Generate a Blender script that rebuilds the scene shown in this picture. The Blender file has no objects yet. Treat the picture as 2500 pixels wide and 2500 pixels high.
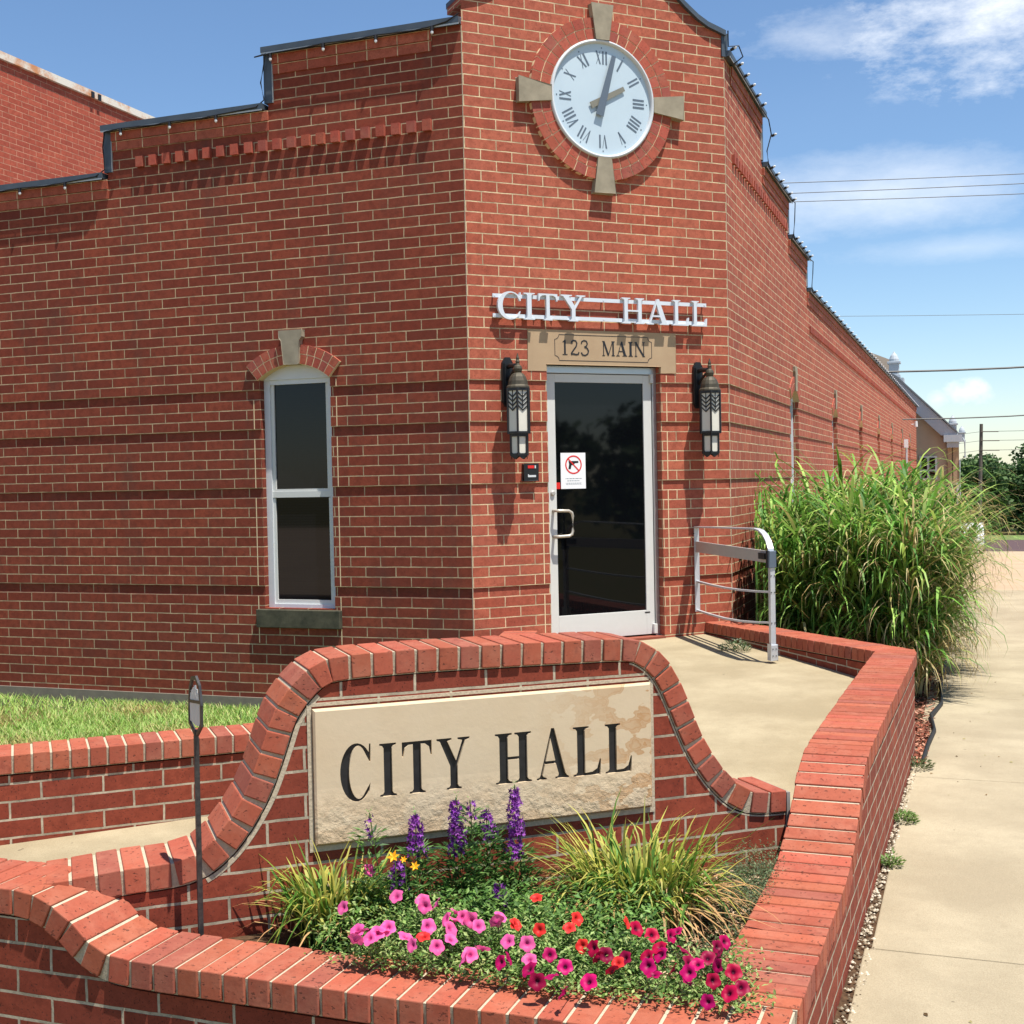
import bpy, math, random
import numpy as np
from mathutils import Vector, Matrix
from mathutils.geometry import tessellate_polygon
R_ = math.radians
rnd = random.Random(7)
SC = bpy.context.scene
# ------------------------------------------------------------------ camera
cam_d = bpy.data.cameras.new('camera'); cam = bpy.data.objects.new('camera', cam_d)
SC.collection.objects.link(cam); SC.camera = cam
cam_d.sensor_width = 36; cam_d.lens = 36 * 3080.0 / 2500.0
cam_d.clip_start = 0.05; cam_d.clip_end = 3000
_F = Vector((-0.3462772, 0.93782504, -0.02400604)); _R = Vector((0.9380757, 0.345862, -0.01983582)); _U = _R.cross(_F)
cam.matrix_world = Matrix((( _R.x, _U.x, -_F.x, 3.70140), (_R.y, _U.y, -_F.y, -9.10501), (_R.z, _U.z, -_F.z, -0.80111), (0, 0, 0, 1)))
# ------------------------------------------------------------------ light
SUNV = Vector((0.965, -0.42, 2.96)).normalized()
sd = bpy.data.lights.new('sun', 'SUN'); sun = bpy.data.objects.new('sun', sd); SC.collection.objects.link(sun)
sd.energy = 5.0; sd.angle = R_(0.5); sd.color = (1.0, 0.955, 0.88)
sun.rotation_euler = SUNV.to_track_quat('Z', 'Y').to_euler(); sun.location = (10, -10, 30)
W = bpy.data.worlds.new('World'); SC.world = W; W.use_nodes = True
nt = W.node_tree; N = nt.nodes; LK = nt.links
bg = N['Background']; bg.inputs['Strength'].default_value = 0.10
sky = N.new('ShaderNodeTexSky'); sky.sky_type = 'NISHITA'; sky.sun_disc = False
sky.sun_elevation = math.asin(SUNV.z); sky.sun_rotation = math.atan2(SUNV.x, SUNV.y)
sky.altitude = 300; sky.air_density = 1.0; sky.dust_density = .35; sky.ozone_density = 3.0
tc = N.new('ShaderNodeTexCoord')
def wmath(op, a, b=None, clamp=False):
    n = N.new('ShaderNodeMath'); n.operation = op; n.use_clamp = clamp
    for i, v in enumerate((a, b)):
        if v is None: continue
        if isinstance(v, (int, float)): n.inputs[i].default_value = v
        else: LK.new(v, n.inputs[i])
    return n.outputs[0]
def wdot(vec):
    n = N.new('ShaderNodeVectorMath'); n.operation = 'DOT_PRODUCT'
    LK.new(tc.outputs['Generated'], n.inputs[0]); n.inputs[1].default_value = vec
    return n.outputs['Value']
def wnoise(scale, zs, det, rough=.55):
    m = N.new('ShaderNodeMapping'); m.inputs['Scale'].default_value = (scale, scale, scale * zs)
    LK.new(tc.outputs['Generated'], m.inputs[0])
    n = N.new('ShaderNodeTexNoise'); n.inputs['Scale'].default_value = 1; n.inputs['Detail'].default_value = det
    n.inputs['Roughness'].default_value = rough
    LK.new(m.outputs[0], n.inputs['Vector']); return n.outputs['Fac']
na = wnoise(11, 2.4, 11, .68); nb = wnoise(38, 1.3, 7, .6); nc = wnoise(2.2, 2.4, 6, .55)
def blob(cx, cz, a, b, noise, k, gain):
    # ellipse in azimuth / height on the sky dome, ragged edge from noise
    c = Vector((cx, 0.95, cz)); side = Vector((0.95, -cx, 0)).normalized()
    u = wmath('DIVIDE', wmath('SUBTRACT', wdot(side), side.dot(c)), a)
    v = wmath('DIVIDE', wmath('SUBTRACT', wdot(Vector((0, 0, 1))), cz), b)
    r2 = wmath('ADD', wmath('MULTIPLY', u, u), wmath('MULTIPLY', v, v))
    base = wmath('SUBTRACT', 1.0, wmath('SQRT', r2))
    nn = wmath('MULTIPLY', wmath('SUBTRACT', noise, 0.5), k)
    # never beyond the blob's own halo
    halo = wmath('MINIMUM', wmath('MULTIPLY', wmath('ADD', base, 0.45), 2.0), 1.0, True)
    return wmath('MULTIPLY', wmath('MULTIPLY', wmath('ADD', base, nn), gain, True), halo, True)
cl = blob(0.010, 0.316, 0.100, 0.046, na, 3.4, .75)
cl = wmath('MAXIMUM', cl, wmath('MULTIPLY', blob(-0.105, 0.318, 0.070, 0.020, na, 3.4, .7), .40))
cl = wmath('MAXIMUM', cl, wmath('MULTIPLY', blob(-0.060, 0.208, 0.130, 0.034, na, 1.3, .75), .72))
cl = wmath('MAXIMUM', cl, wmath('MULTIPLY', blob(-0.01, 0.165, 0.10, 0.012, na, 1.8, .8), .3))
cl = wmath('MAXIMUM', cl, wmath('MULTIPLY', blob(-0.006, 0.060, 0.017, 0.0105, nb, 2.6, 1.5), .62))
cl = wmath('MAXIMUM', cl, wmath('MULTIPLY', blob(-0.026, 0.055, 0.010, 0.007, nb, 2.6, 1.2), .45))
amb = wmath('MULTIPLY', wmath('SUBTRACT', nc, 0.56), 1.6, True)
ysouth = wmath('MULTIPLY', wmath('SUBTRACT', 0.1, wdot(Vector((0, 1, 0)))), 3.0, True)
cl = wmath('MAXIMUM', cl, wmath('MULTIPLY', amb, wmath('ADD', wmath('MULTIPLY', ysouth, .9), .05)))
mix = N.new('ShaderNodeMix'); mix.data_type = 'RGBA'
LK.new(cl, mix.inputs['Factor']); hs = N.new('ShaderNodeHueSaturation'); hs.inputs['Saturation'].default_value = 1.08; LK.new(sky.outputs[0], hs.inputs['Color']); LK.new(hs.outputs[0], mix.inputs['A']); mix.inputs['B'].default_value = (7.6, 7.8, 8.0, 1)
LK.new(mix.outputs['Result'], bg.inputs['Color'])
SC.view_settings.view_transform = 'Standard'; SC.view_settings.look = 'None'
SC.view_settings.exposure = 0.70; SC.view_settings.gamma = 1.0
SC.cycles.use_denoising = True
SC.cycles.max_bounces = 6; SC.cycles.transparent_max_bounces = 8

# ------------------------------------------------------------------ materials
def lin(r, g, b):
    f = lambda c: (c / 255 / 12.92) if c / 255 <= .04045 else ((c / 255 + .055) / 1.055) ** 2.4
    return (f(r), f(g), f(b), 1)
class Mt:
    def __init__(s, name, rough=.7, spec=.3, metal=0.0):
        s.m = bpy.data.materials.new(name); s.m.use_nodes = True; s.t = s.m.node_tree
        s.b = s.t.nodes['Principled BSDF']; s.b.inputs['Roughness'].default_value = rough
        s.b.inputs['Specular IOR Level'].default_value = spec; s.b.inputs['Metallic'].default_value = metal
    def n(s, k, **kw):
        x = s.t.nodes.new(k)
        for a, v in kw.items():
            if hasattr(x, a) and not a[0].isupper(): setattr(x, a, v)
            else: x.inputs[a.replace('_', ' ')].default_value = v
        return x
    def l(s, a, b): s.t.links.new(a, b)
    def noise(s, scale, det=4, rough=.55, vec=None, stretch=None):
        x = s.n('ShaderNodeTexNoise'); x.inputs['Scale'].default_value = scale
        x.inputs['Detail'].default_value = det; x.inputs['Roughness'].default_value = rough
        src = vec
        if src is None:
            g = s.n('ShaderNodeNewGeometry'); src = g.outputs['Position']
        if stretch:
            m = s.n('ShaderNodeMapping'); m.inputs['Scale'].default_value = stretch; s.l(src, m.inputs[0]); src = m.outputs[0]
        s.l(src, x.inputs['Vector']); return x.outputs['Fac']
    def ramp(s, fac, stops, interp='LINEAR'):
        x = s.n('ShaderNodeValToRGB'); cr = x.color_ramp; cr.interpolation = interp
        while len(cr.elements) < len(stops): cr.elements.new(.5)
        for e, (p, c) in zip(cr.elements, stops):
            e.position = p; e.color = c if hasattr(c, '__len__') else (c, c, c, 1)
        s.l(fac, x.inputs[0]); return x.outputs['Color']
    def mix(s, fac, a, b, mode='MIX'):
        x = s.n('ShaderNodeMix'); x.data_type = 'RGBA'; x.blend_type = mode
        for k, v in (('Factor', fac), ('A', a), ('B', b)):
            if isinstance(v, (int, float)): x.inputs[k].default_value = v if k == 'Factor' else (v, v, v, 1)
            elif isinstance(v, tuple): x.inputs[k].default_value = v
            else: s.l(v, x.inputs[k])
        return x.outputs['Result']
    def math(s, op, a, b=0, clamp=False):
        x = s.n('ShaderNodeMath'); x.operation = op; x.use_clamp = clamp
        for i, v in enumerate((a, b)):
            if isinstance(v, (int, float)): x.inputs[i].default_value = v
            else: s.l(v, x.inputs[i])
        return x.outputs[0]
    def col(s, c):
        if isinstance(c, tuple): s.b.inputs['Base Color'].default_value = c
        else: s.l(c, s.b.inputs['Base Color'])
        return s
    def bump(s, h, strength=.5, dist=.005):
        x = s.n('ShaderNodeBump'); x.inputs['Strength'].default_value = strength; x.inputs['Distance'].default_value = dist
        s.l(h, x.inputs['Height']); s.l(x.outputs[0], s.b.inputs['Normal']); return s
BL, HC = 0.2677, 0.0813

def brick_mat(name, c1, c2, c3, mortar, msize=.0045, bw=BL, rh=HC, pits=1.0, dirt=0.0):
    m = Mt(name, rough=.82, spec=.25)
    uv = m.n('ShaderNodeUVMap'); uv.uv_map = 'UVMap'
    # slight wander of the joints
    wn = m.n('ShaderNodeTexNoise'); wn.inputs['Scale'].default_value = 9; wn.inputs['Detail'].default_value = 3
    m.l(uv.outputs[0], wn.inputs['Vector'])
    vm = m.n('ShaderNodeVectorMath'); vm.operation = 'MULTIPLY_ADD'
    vs = m.n('ShaderNodeVectorMath'); vs.operation = 'SUBTRACT'; m.l(wn.outputs['Color'], vs.inputs[0]); vs.inputs[1].default_value = (.5, .5, .5)
    m.l(vs.outputs[0], vm.inputs[0]); vm.inputs[1].default_value = (.0075, .0065, 0); m.l(uv.outputs[0], vm.inputs[2])
    b = m.n('ShaderNodeTexBrick'); b.offset = .5; b.offset_frequency = 2; b.squash = 1.0
    m.l(vm.outputs[0], b.inputs['Vector'])
    for k, v in (('Scale', 1), ('Mortar Size', msize), ('Mortar Smooth', .12), ('Bias', 0), ('Brick Width', bw), ('Row Height', rh)):
        b.inputs[k].default_value = v
    b.inputs['Color1'].default_value = (0, 0, 0, 1); b.inputs['Color2'].default_value = (1, 1, 1, 1); b.inputs['Mortar'].default_value = (.5, .5, .5, 1)
    dk = tuple(a_ * .45 + b_ * .5 for a_, b_ in zip(c3[:3], c2[:3])) + (1,); lt = (c1[0] * 1.10, c1[1] * 1.15, c1[2] * 1.12, 1)
    tint = m.ramp(b.outputs['Color'], [(0.0, dk), (.045, c2), (.16, c2), (.5, c1), (.8, lt), (.93, c2), (1.0, c1)])
    big = m.noise(1.3, 4, .6)
    tint = m.mix(m.ramp(big, [(.35, 0), (.75, .6)]), tint, c3)
    cl_n = m.noise(17, 4, .65); tint = m.mix(m.ramp(cl_n, [(.40, .5), (.55, 0)]), tint, tuple(x * .66 for x in c2[:3]) + (1,))
    fine = m.noise(70, 5, .65)
    tint = m.mix(.30, tint, m.ramp(fine, [(.25, (.25, .22, .2, 1)), (.7, (1, 1, 1, 1))]), 'MULTIPLY')
    pit = m.noise(150, 2, .5)
    pitm = m.ramp(pit, [(.30, 1), (.345, 0)])
    tint = m.mix(m.math('MULTIPLY', pitm, .75 * pits), tint, (.03, .015, .012, 1))
    mo = m.mix(m.ramp(m.noise(7, 5, .7), [(.36, 1), (.58, 0)]), mortar, tuple(x * .42 for x in mortar[:3]) + (1,)); mo = m.mix(m.ramp(m.noise(55, 4), [(.3, .6), (.7, 0)]), mo, tuple(x * .6 for x in mortar[:3]) + (1,))
    colr = m.mix(b.outputs['Fac'], tint, mo)
    if dirt:
        dn = m.noise(2.4, 5, .7, stretch=(1, 1, .35))
        colr = m.mix(m.ramp(dn, [(.52, 0), (.78, dirt)]), colr, (.06, .045, .035, 1))
    m.col(colr)
    h = m.math('SUBTRACT', 1.0, b.outputs['Fac'])
    h = m.math('SUBTRACT', h, m.math('MULTIPLY', pitm, .5 * pits))
    h = m.math('ADD', h, m.math('MULTIPLY', fine, .12))
    m.bump(h, .85, .007)
    return m.m
cream = lin(226, 200, 160); greym = lin(190, 176, 152)
M = {}
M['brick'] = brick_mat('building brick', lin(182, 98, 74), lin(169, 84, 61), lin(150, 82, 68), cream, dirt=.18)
M['brick_shade'] = brick_mat('shaded weathered building brick', lin(144, 68, 48), lin(131, 58, 40), lin(108, 56, 45), lin(202, 176, 140), dirt=.5)  # dimmer light of the left facade put into the brick colour, plus dirt streaks
M['brick_p'] = brick_mat('planter brick', lin(148, 68, 47), lin(136, 59, 41), lin(118, 58, 45), greym, msize=.0052)
M['brick_far'] = brick_mat('rear building brick', lin(180, 88, 66), lin(168, 78, 58), lin(156, 74, 60), lin(214, 160, 130), msize=.004, pits=.3)

def coping_mat():
    m = Mt('coping brick', rough=.8, spec=.25)
    a = m.n('ShaderNodeAttribute'); a.attribute_name = 'col'
    fine = m.noise(85, 5, .65)
    c = m.mix(.22, a.outputs['Color'], m.ramp(fine, [(.25, (.3, .27, .25, 1)), (.7, (1, 1, 1, 1))]), 'MULTIPLY')
    blot = m.noise(9, 5, .65)
    c = m.mix(m.ramp(blot, [(.45, 0), (.68, .4)]), c, lin(170, 112, 90)); bl2 = m.noise(23, 5, .7); c = m.mix(m.ramp(bl2, [(.32, .32), (.46, 0)]), c, lin(92, 44, 36))
    g = m.n('ShaderNodeNewGeometry'); sx = m.n('ShaderNodeSeparateXYZ'); m.l(g.outputs['True Normal'], sx.inputs[0])
    pit = m.noise(60, 3, .55, stretch=(1.0, 1.0, 1.9))
    pitm = m.ramp(pit, [(.33, 1), (.36, 0)])
    c = m.mix(m.math('MULTIPLY', pitm, .6), c, (.035, .016, .012, 1))
    m.col(c); m.bump(m.math('SUBTRACT', m.math('MULTIPLY', fine, .3), pitm), .7, .003)
    return m.m
M['coping'] = coping_mat()
def simple(name, c, rough=.7, spec=.3, metal=0., ns=30, amt=.25, bump=.0, c2=None, det=4):
    m = Mt(name, rough, spec, metal); f = m.noise(ns, det, .6)
    c2 = c2 or tuple(x * .6 for x in c[:3]) + (1,)
    m.col(m.mix(m.ramp(f, [(.3, 0), (.75, amt if amt <= 1 else 1)]), c, c2))
    if bump: m.bump(f, .6, bump)
    return m.m
M['mortar_c'] = simple('cream mortar', cream, .95, .1, ns=90, amt=.4, bump=.002)
M['mortar'] = simple('grey mortar', greym, .95, .1, ns=90, amt=.7, bump=.004)
M['sealant'] = simple('grey joint sealant', lin(135, 132, 126), .7, .2, ns=20)
M['stone'] = simple('weathered limestone', lin(160, 150, 130), .9, .15, ns=9, amt=.6, c2=lin(108, 101, 86), bump=.002, det=7)
M['stone_dark'] = simple('mossy dark limestone', lin(92, 88, 72), .95, .1, ns=11, amt=.9, c2=lin(42, 44, 38), bump=.003, det=7)
M['lintel'] = simple('buff limestone', lin(176, 152, 122), .9, .15, ns=6, amt=.4, c2=lin(150, 122, 96), bump=.001, det=7)
M['concrete_f'] = simple('foundation concrete', lin(128, 120, 108), .95, .1, ns=14, amt=.5, bump=.003)
M['dark_paint'] = simple('black letter paint', (.014, .014, .016, 1), .35, .4, ns=40, amt=.3, c2=(.05, .05, .055, 1))
M['frame_w'] = simple('white painted metal', lin(205, 208, 210), .4, .4, ns=8, amt=.12)
M['alum'] = simple('satin aluminium', lin(196, 196, 196), .32, .5, .75, ns=12, amt=.12)
M['alum_p'] = simple('pale painted aluminium', lin(205, 205, 200), .42, .4, .0, ns=20, amt=.1)
M['rail_m'] = simple('galvanised rail metal', lin(200, 202, 204), .38, .5, .35, ns=25, amt=.2)
M['band_m'] = simple('matt grey metal band', lin(182, 178, 172), .5, .4, .3, ns=25, amt=.2)
M['flash'] = simple('dark blue grey flashing', lin(70, 80, 90), .5, .4, .3, ns=7, amt=.4, c2=lin(100, 108, 114))
M['flash_l'] = simple('pale flashing lip', lin(186, 190, 188), .4, .4, .3, ns=20, amt=.2)
M['black_m'] = simple('black cast metal', (.012, .012, .013, 1), .4, .45, ns=30, amt=.3)
M['bronze'] = simple('weathered bronze', lin(84, 78, 64), .6, .4, .4, ns=25, amt=.6, c2=lin(44, 40, 34), bump=.001)
M['cable'] = simple('black cable', (.012, .012, .014, 1), .5, .3, ns=20)
M['lamp_g'] = simple('white lantern glass', lin(214, 210, 196), .3, .5, ns=14, amt=.15)
M['letter_w'] = simple('white enamel letters', lin(206, 212, 218), .3, .5, ns=9, amt=.1)
M['red'] = simple('red plastic', lin(214, 40, 36), .5, .4, ns=20, amt=.1)
M['paper'] = simple('white printed card', lin(232, 232, 232), .6, .3, ns=20, amt=.04)
M['clockgrey'] = simple('slate grey clock metal', lin(98, 110, 122), .5, .4, .2, ns=20, amt=.2)
M['clocktan'] = simple('slate hand with tan reflection', lin(134, 130, 116), .5, .4, .2, ns=20, amt=.2)  # tan reflection on the grey hour hand mixed into its base colour
def face_mat():
    m = Mt('clock face enamel', .5, .5); f = m.noise(3.0, 4)
    m.col(m.mix(m.ramp(f, [(.35, 0), (.7, .35)]), lin(188, 204, 212), lin(168, 186, 198)))
    m.b.inputs['Coat Weight'].default_value = 1.0; m.b.inputs['Coat Roughness'].default_value = .04; return m.m
M['face'] = face_mat()
def glass_mat(name, c, blinds=False):
    m = Mt(name, .03, .5)
    if blinds:
        w = m.n('ShaderNodeTexWave'); w.wave_type = 'BANDS'; w.bands_direction = 'Z'; w.inputs['Scale'].default_value = 14
        g = m.n('ShaderNodeNewGeometry'); m.l(g.outputs['Position'], w.inputs['Vector'])
        m.col(m.mix(m.ramp(w.outputs['Fac'], [(.3, 0), (.6, .6)]), (.003, .0035, .006, 1), (.011, .011, .012, 1)))
    else: m.col(c)
    m.b.inputs['IOR'].default_value = 1.38
    return m.m
M['glass'] = glass_mat('dark door glass', (.0025, .003, .004, 1))
M['glass_w'] = glass_mat('screened window glass', None, True)
def plaque_mat():
    m = Mt('carved sandstone', .88, .15)
    tco = m.n('ShaderNodeTexCoord'); g = tco.outputs['Object']
    sx = m.n('ShaderNodeSeparateXYZ'); m.l(g, sx.inputs[0])
    base = m.mix(m.noise(5, 6, .6, vec=g), lin(204, 186, 158), lin(194, 172, 140))
    lich = m.noise(11, 3, .5, vec=g, stretch=(.8, 1, 1.3))
    right = m.math('MULTIPLY', m.math('SUBTRACT', sx.outputs['X'], .80), 2.2, True)
    lowz = m.math('MULTIPLY', m.math('SUBTRACT', -1.84, sx.outputs['Z']), 5.0, True)
    stain = m.math('MULTIPLY', m.ramp(lich, [(.49, 0), (.505, .75), (.56, .45), (.565, .85), (.62, .5)]), m.math('MAXIMUM', right, m.math('MULTIPLY', lowz, .35)), True)
    c = m.mix(stain, base, lin(170, 124, 76))
    rough = m.noise(26, 7, .65, vec=g); c = m.mix(m.math('MULTIPLY', lowz, m.ramp(rough, [(.4, .25), (.6, 0)])), c, lin(136, 108, 78))
    m.col(c)
    amt = m.math('MAXIMUM', m.math('MULTIPLY', lowz, .75), .05)
    m.bump(m.math('MULTIPLY', rough, amt), 1.0, .022); return m.m
M['plaque'] = plaque_mat()
def concrete_mat(name, c, c2, sc=1.2):
    m = Mt(name, .9, .2); a = m.noise(sc, 6, .6); b = m.noise(160, 3, .6); d = m.noise(14, 5, .7)
    k = m.mix(m.ramp(a, [(.38, 0), (.62, 1)]), tuple(x * 1.06 for x in c[:3]) + (1,), tuple(x * .92 for x in c2[:3]) + (1,))
    k = m.mix(.35, k, m.ramp(b, [(.3, (.55, .5, .45, 1)), (.6, (1, 1, 1, 1))]), 'MULTIPLY')
    k = m.mix(m.ramp(d, [(.60, 0), (.8, .45)]), k, tuple(x * .62 for x in c2[:3]) + (1,))
    g_ = m.noise(4.5, 6, .7); k = m.mix(m.ramp(g_, [(.45, 0), (.62, .38)]), k, tuple(x * .80 for x in c2[:3]) + (1,))
    pk_ = m.noise(420, 2, .5); k = m.mix(.5, k, m.ramp(pk_, [(.30, (.62, .58, .5, 1)), (.5, (1, 1, 1, 1)), (.72, (1.12, 1.1, 1.05, 1))]), 'MULTIPLY')
    sp = m.noise(19, 2, .5); k = m.mix(m.ramp(sp, [(.765, 0), (.785, .75)]), k, (.07, .055, .035, 1))
    m.col(k); m.bump(b, .5, .003); return m.m
M['porch'] = concrete_mat('aggregate concrete', (.375, .315, .205, 1), (.335, .275, .172, 1), 1.6)
M['sidewalk'] = concrete_mat('pavement concrete', (.385, .328, .225, 1), (.350, .292, .196, 1), 1.1)
M['soil'] = simple('brown mulch soil', lin(96, 74, 54), .95, .1, ns=40, amt=1, c2=lin(48, 34, 26), bump=.012, det=7)
M['earth'] = simple('dry earth', lin(110, 96, 62), .95, .1, ns=6, amt=.8, c2=lin(76, 88, 44), bump=.01, det=7)
M['asphalt'] = simple('worn pavement', lin(176, 154, 128), .95, .1, ns=.7, amt=.5, c2=lin(150, 128, 106))
M['asphalt2'] = simple('dark maroon asphalt', lin(92, 74, 74), .95, .1, ns=.9, amt=.5)
M['field'] = simple('far verge grass', lin(110, 122, 74), .95, .1, ns=1.2, amt=.7, c2=lin(80, 98, 54))
def vmat(name, rough=.55, spec=.3, trans=.35, ns=0, leaf=True):
    m = Mt(name, rough, spec); a = m.n('ShaderNodeAttribute'); a.attribute_name = 'col'
    c = a.outputs['Color']
    if ns: c = m.mix(.45, c, m.ramp(m.noise(ns, 3), [(.3, (.55, .55, .5, 1)), (.7, (1, 1, 1, 1))]), 'MULTIPLY')
    m.col(c)
    if trans:
        t = m.n('ShaderNodeBsdfTranslucent'); m.l(c, t.inputs['Color']); mx = m.n('ShaderNodeMixShader'); mx.inputs[0].default_value = trans
        out = m.t.nodes['Material Output']; m.l(m.b.outputs[0], mx.inputs[1]); m.l(t.outputs[0], mx.inputs[2]); m.l(mx.outputs[0], out.inputs['Surface'])
    return m.m
M['leaf'] = vmat('leaf blade'); M['petal'] = vmat('flower petal', .5, .2, .3); M['matte'] = vmat('mixed chips', .9, .1, 0)
M['treeleaf'] = vmat('tree leaf', .6, .15, .22)
M['bark'] = simple('grey bark', lin(92, 80, 66), .95, .1, ns=3, amt=.6)
M['stucco'] = simple('tan stucco', lin(186, 168, 148), .95, .1, ns=1.5, amt=.3)
M['trim'] = simple('grey white trim', lin(172, 180, 186), .6, .3, ns=4, amt=.2)
M['trim_s'] = simple('grey slate roofing', lin(112, 118, 122), .7, .3, ns=4, amt=.3)
M['pole'] = simple('weathered pole wood', lin(104, 98, 88), .9, .1, ns=10, amt=.4)
M['rust'] = (lambda m: (m.col(m.mix(m.ramp(m.noise(1.6, 6, .7, stretch=(1, 1, 1.2)), [(.46, 0), (.60, .9)]), lin(214, 206, 192), lin(190, 122, 70))), m.m)[1])(Mt('rust stained white coping', .7, .3))
M['car'] = simple('white car paint', lin(214, 216, 218), .25, .5, ns=3, amt=.05)
M['tyre'] = simple('tyre rubber', (.02, .02, .02, 1), .8, .2)
M['roofm'] = simple('flat roof felt', lin(120, 116, 110), .95, .1)
M['bulb'] = simple('clear white bulb', lin(225, 228, 230), .12, .6, ns=5, amt=.05)
M['stake_m'] = simple('dark brushed stake metal', (.035, .032, .034, 1), .45, .5, .5, ns=60, amt=.6, c2=(.12, .11, .10, 1))
M['edging'] = simple('black plastic edging', (.015, .015, .016, 1), .6, .3, ns=20)

# ------------------------------------------------------------------ mesh helpers
class MB:
    def __init__(s): s.v = []; s.f = []; s.c = []; s.uv = []; s.hasuv = False; s.mi = []
    def vert(s, p, c=(1, 1, 1)): s.v.append((p[0], p[1], p[2])); s.c.append(c); return len(s.v) - 1
    def face(s, ps, c=(1, 1, 1), uv=None, mi=0):
        i = [s.vert(p, c) for p in ps]; s.f.append(tuple(i)); s.mi.append(mi)
        if uv: s.hasuv = True
        s.uv.append(uv or [(0, 0)] * len(ps)); return i
    def idx(s, ids, uv=None, mi=0): s.f.append(tuple(ids)); s.uv.append(uv or [(0, 0)] * len(ids)); s.mi.append(mi)
    def hexa(s, b, t, c=(1, 1, 1)):   # bottom 4 ccw, top 4 ccw
        i = [s.vert(p, c) for p in list(b) + list(t)]
        for q in ((3, 2, 1, 0), (4, 5, 6, 7), (0, 1, 5, 4), (1, 2, 6, 5), (2, 3, 7, 6), (3, 0, 4, 7)): s.idx([i[k] for k in q])
    def box(s, x0, y0, z0, x1, y1, z1, c=(1, 1, 1), T=None):
        b = [Vector(p) for p in ((x0, y0, z0), (x1, y0, z0), (x1, y1, z0), (x0, y1, z0))]; t = [Vector(p) for p in ((x0, y0, z1), (x1, y0, z1), (x1, y1, z1), (x0, y1, z1))]
        if T: b = [T(p) for p in b]; t = [T(p) for p in t]
        s.hexa(b, t, c)
    def tube(s, pts, r, n=8, c=(1, 1, 1), caps=True):
        pts = [Vector(p) for p in pts]; rs = r if hasattr(r, '__len__') else [r] * len(pts); rings = []
        up = Vector((0, 0, 1))
        for i, p in enumerate(pts):
            d = (pts[min(i + 1, len(pts) - 1)] - pts[max(i - 1, 0)]).normalized()
            a = d.cross(up)
            if a.length < .05: a = d.cross(Vector((1, 0, 0)))
            a.normalize(); b = a.cross(d)
            rings.append([s.vert(p + (a * math.cos(k * 2 * math.pi / n) + b * math.sin(k * 2 * math.pi / n)) * rs[i], c) for k in range(n)])
        for i in range(len(pts) - 1):
            for k in range(n): s.idx((rings[i][k], rings[i][(k + 1) % n], rings[i + 1][(k + 1) % n], rings[i + 1][k]))
        if caps: s.idx(rings[0][::-1]); s.idx(rings[-1])
    def lathe(s, prof, T, n=20, c=(1, 1, 1)):  # prof (r, z)
        rings = [[s.vert(T(Vector((r * math.cos(2 * math.pi * k / n), r * math.sin(2 * math.pi * k / n), z))), c) for k in range(n)] for r, z in prof]
        for i in range(len(prof) - 1):
            for k in range(n): s.idx((rings[i][k], rings[i][(k + 1) % n], rings[i + 1][(k + 1) % n], rings[i + 1][k]))
        s.idx(rings[0][::-1]); s.idx(rings[-1])
    def prism(s, loops, T, d0, d1, c=(1, 1, 1), uvf=None):   # loops of (u,v); T(u,v,d)->point ; extruded d0..d1 (d1 front)
        flat = [p for l in loops for p in l]
        tri = tessellate_polygon([[Vector((u, v, 0)) for u, v in l] for l in loops])
        fr = [s.vert(T(u, v, d1), c) for u, v in flat]; bk = [s.vert(T(u, v, d0), c) for u, v in flat]
        for t in tri:
            (x0, y0), (x1, y1), (x2, y2) = flat[t[0]], flat[t[1]], flat[t[2]]
            if (x1 - x0) * (y2 - y0) - (x2 - x0) * (y1 - y0) < 0: t = t[::-1]
            uv = [uvf(*flat[k]) for k in t] if uvf else None
            s.idx([fr[k] for k in t], uv); s.idx([bk[k] for k in t[::-1]], uv[::-1] if uv else None)
        o = 0
        for l in loops:
            n = len(l)
            for k in range(n):
                a, b = o + k, o + (k + 1) % n
                uv = None
                if uvf:
                    ua, ub = uvf(*flat[a]), uvf(*flat[b]); dd = abs(d1 - d0)
                    uv = [ua, ub, (ub[0] + dd, ub[1]), (ua[0] + dd, ua[1])] if abs(ua[1] - ub[1]) > abs(ua[0] - ub[0]) else [ua, ub, (ub[0], ub[1] + dd), (ua[0], ua[1] + dd)]
                s.idx((fr[a], fr[b], bk[b], bk[a]), uv)
            o += n
        if uvf: s.hasuv = True
    def build(s, name, mat, parent=None, smooth=False, bevel=0, loc=None, fix=True):
        me = bpy.data.meshes.new(name); me.from_pydata(s.v, [], s.f); 
        mats = mat if isinstance(mat, (list, tuple)) else [mat]
        for m in mats: me.materials.append(m)
        if len(mats) > 1: me.polygons.foreach_set('material_index', s.mi)
        ca = me.color_attributes.new('col', 'FLOAT_COLOR', 'POINT')
        arr = np.ones((len(s.v), 4), 'f'); arr[:, :3] = np.array(s.c, 'f').reshape(-1, 3); ca.data.foreach_set('color', arr.ravel())
        if s.hasuv:
            uvl = me.uv_layers.new(name='UVMap'); uvl.data.foreach_set('uv', np.array([c for f in s.uv for p in f for c in p], 'f'))
        me.validate(); me.update()
        if smooth: me.polygons.foreach_set('use_smooth', [True] * len(me.polygons))
        o = bpy.data.objects.new(name, me); SC.collection.objects.link(o)
        if parent: 
            o.parent = parent; o.matrix_parent_inverse = parent.matrix_world.inverted()
        if loc is not None:
            L = Vector(loc); me.transform(Matrix.Translation(-L)); o.location = L
        if bevel:
            b = o.modifiers.new('bevel', 'BEVEL'); b.width = bevel; b.segments = 2; b.limit_method = 'ANGLE'; b.angle_limit = R_(35)
        return o
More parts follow.
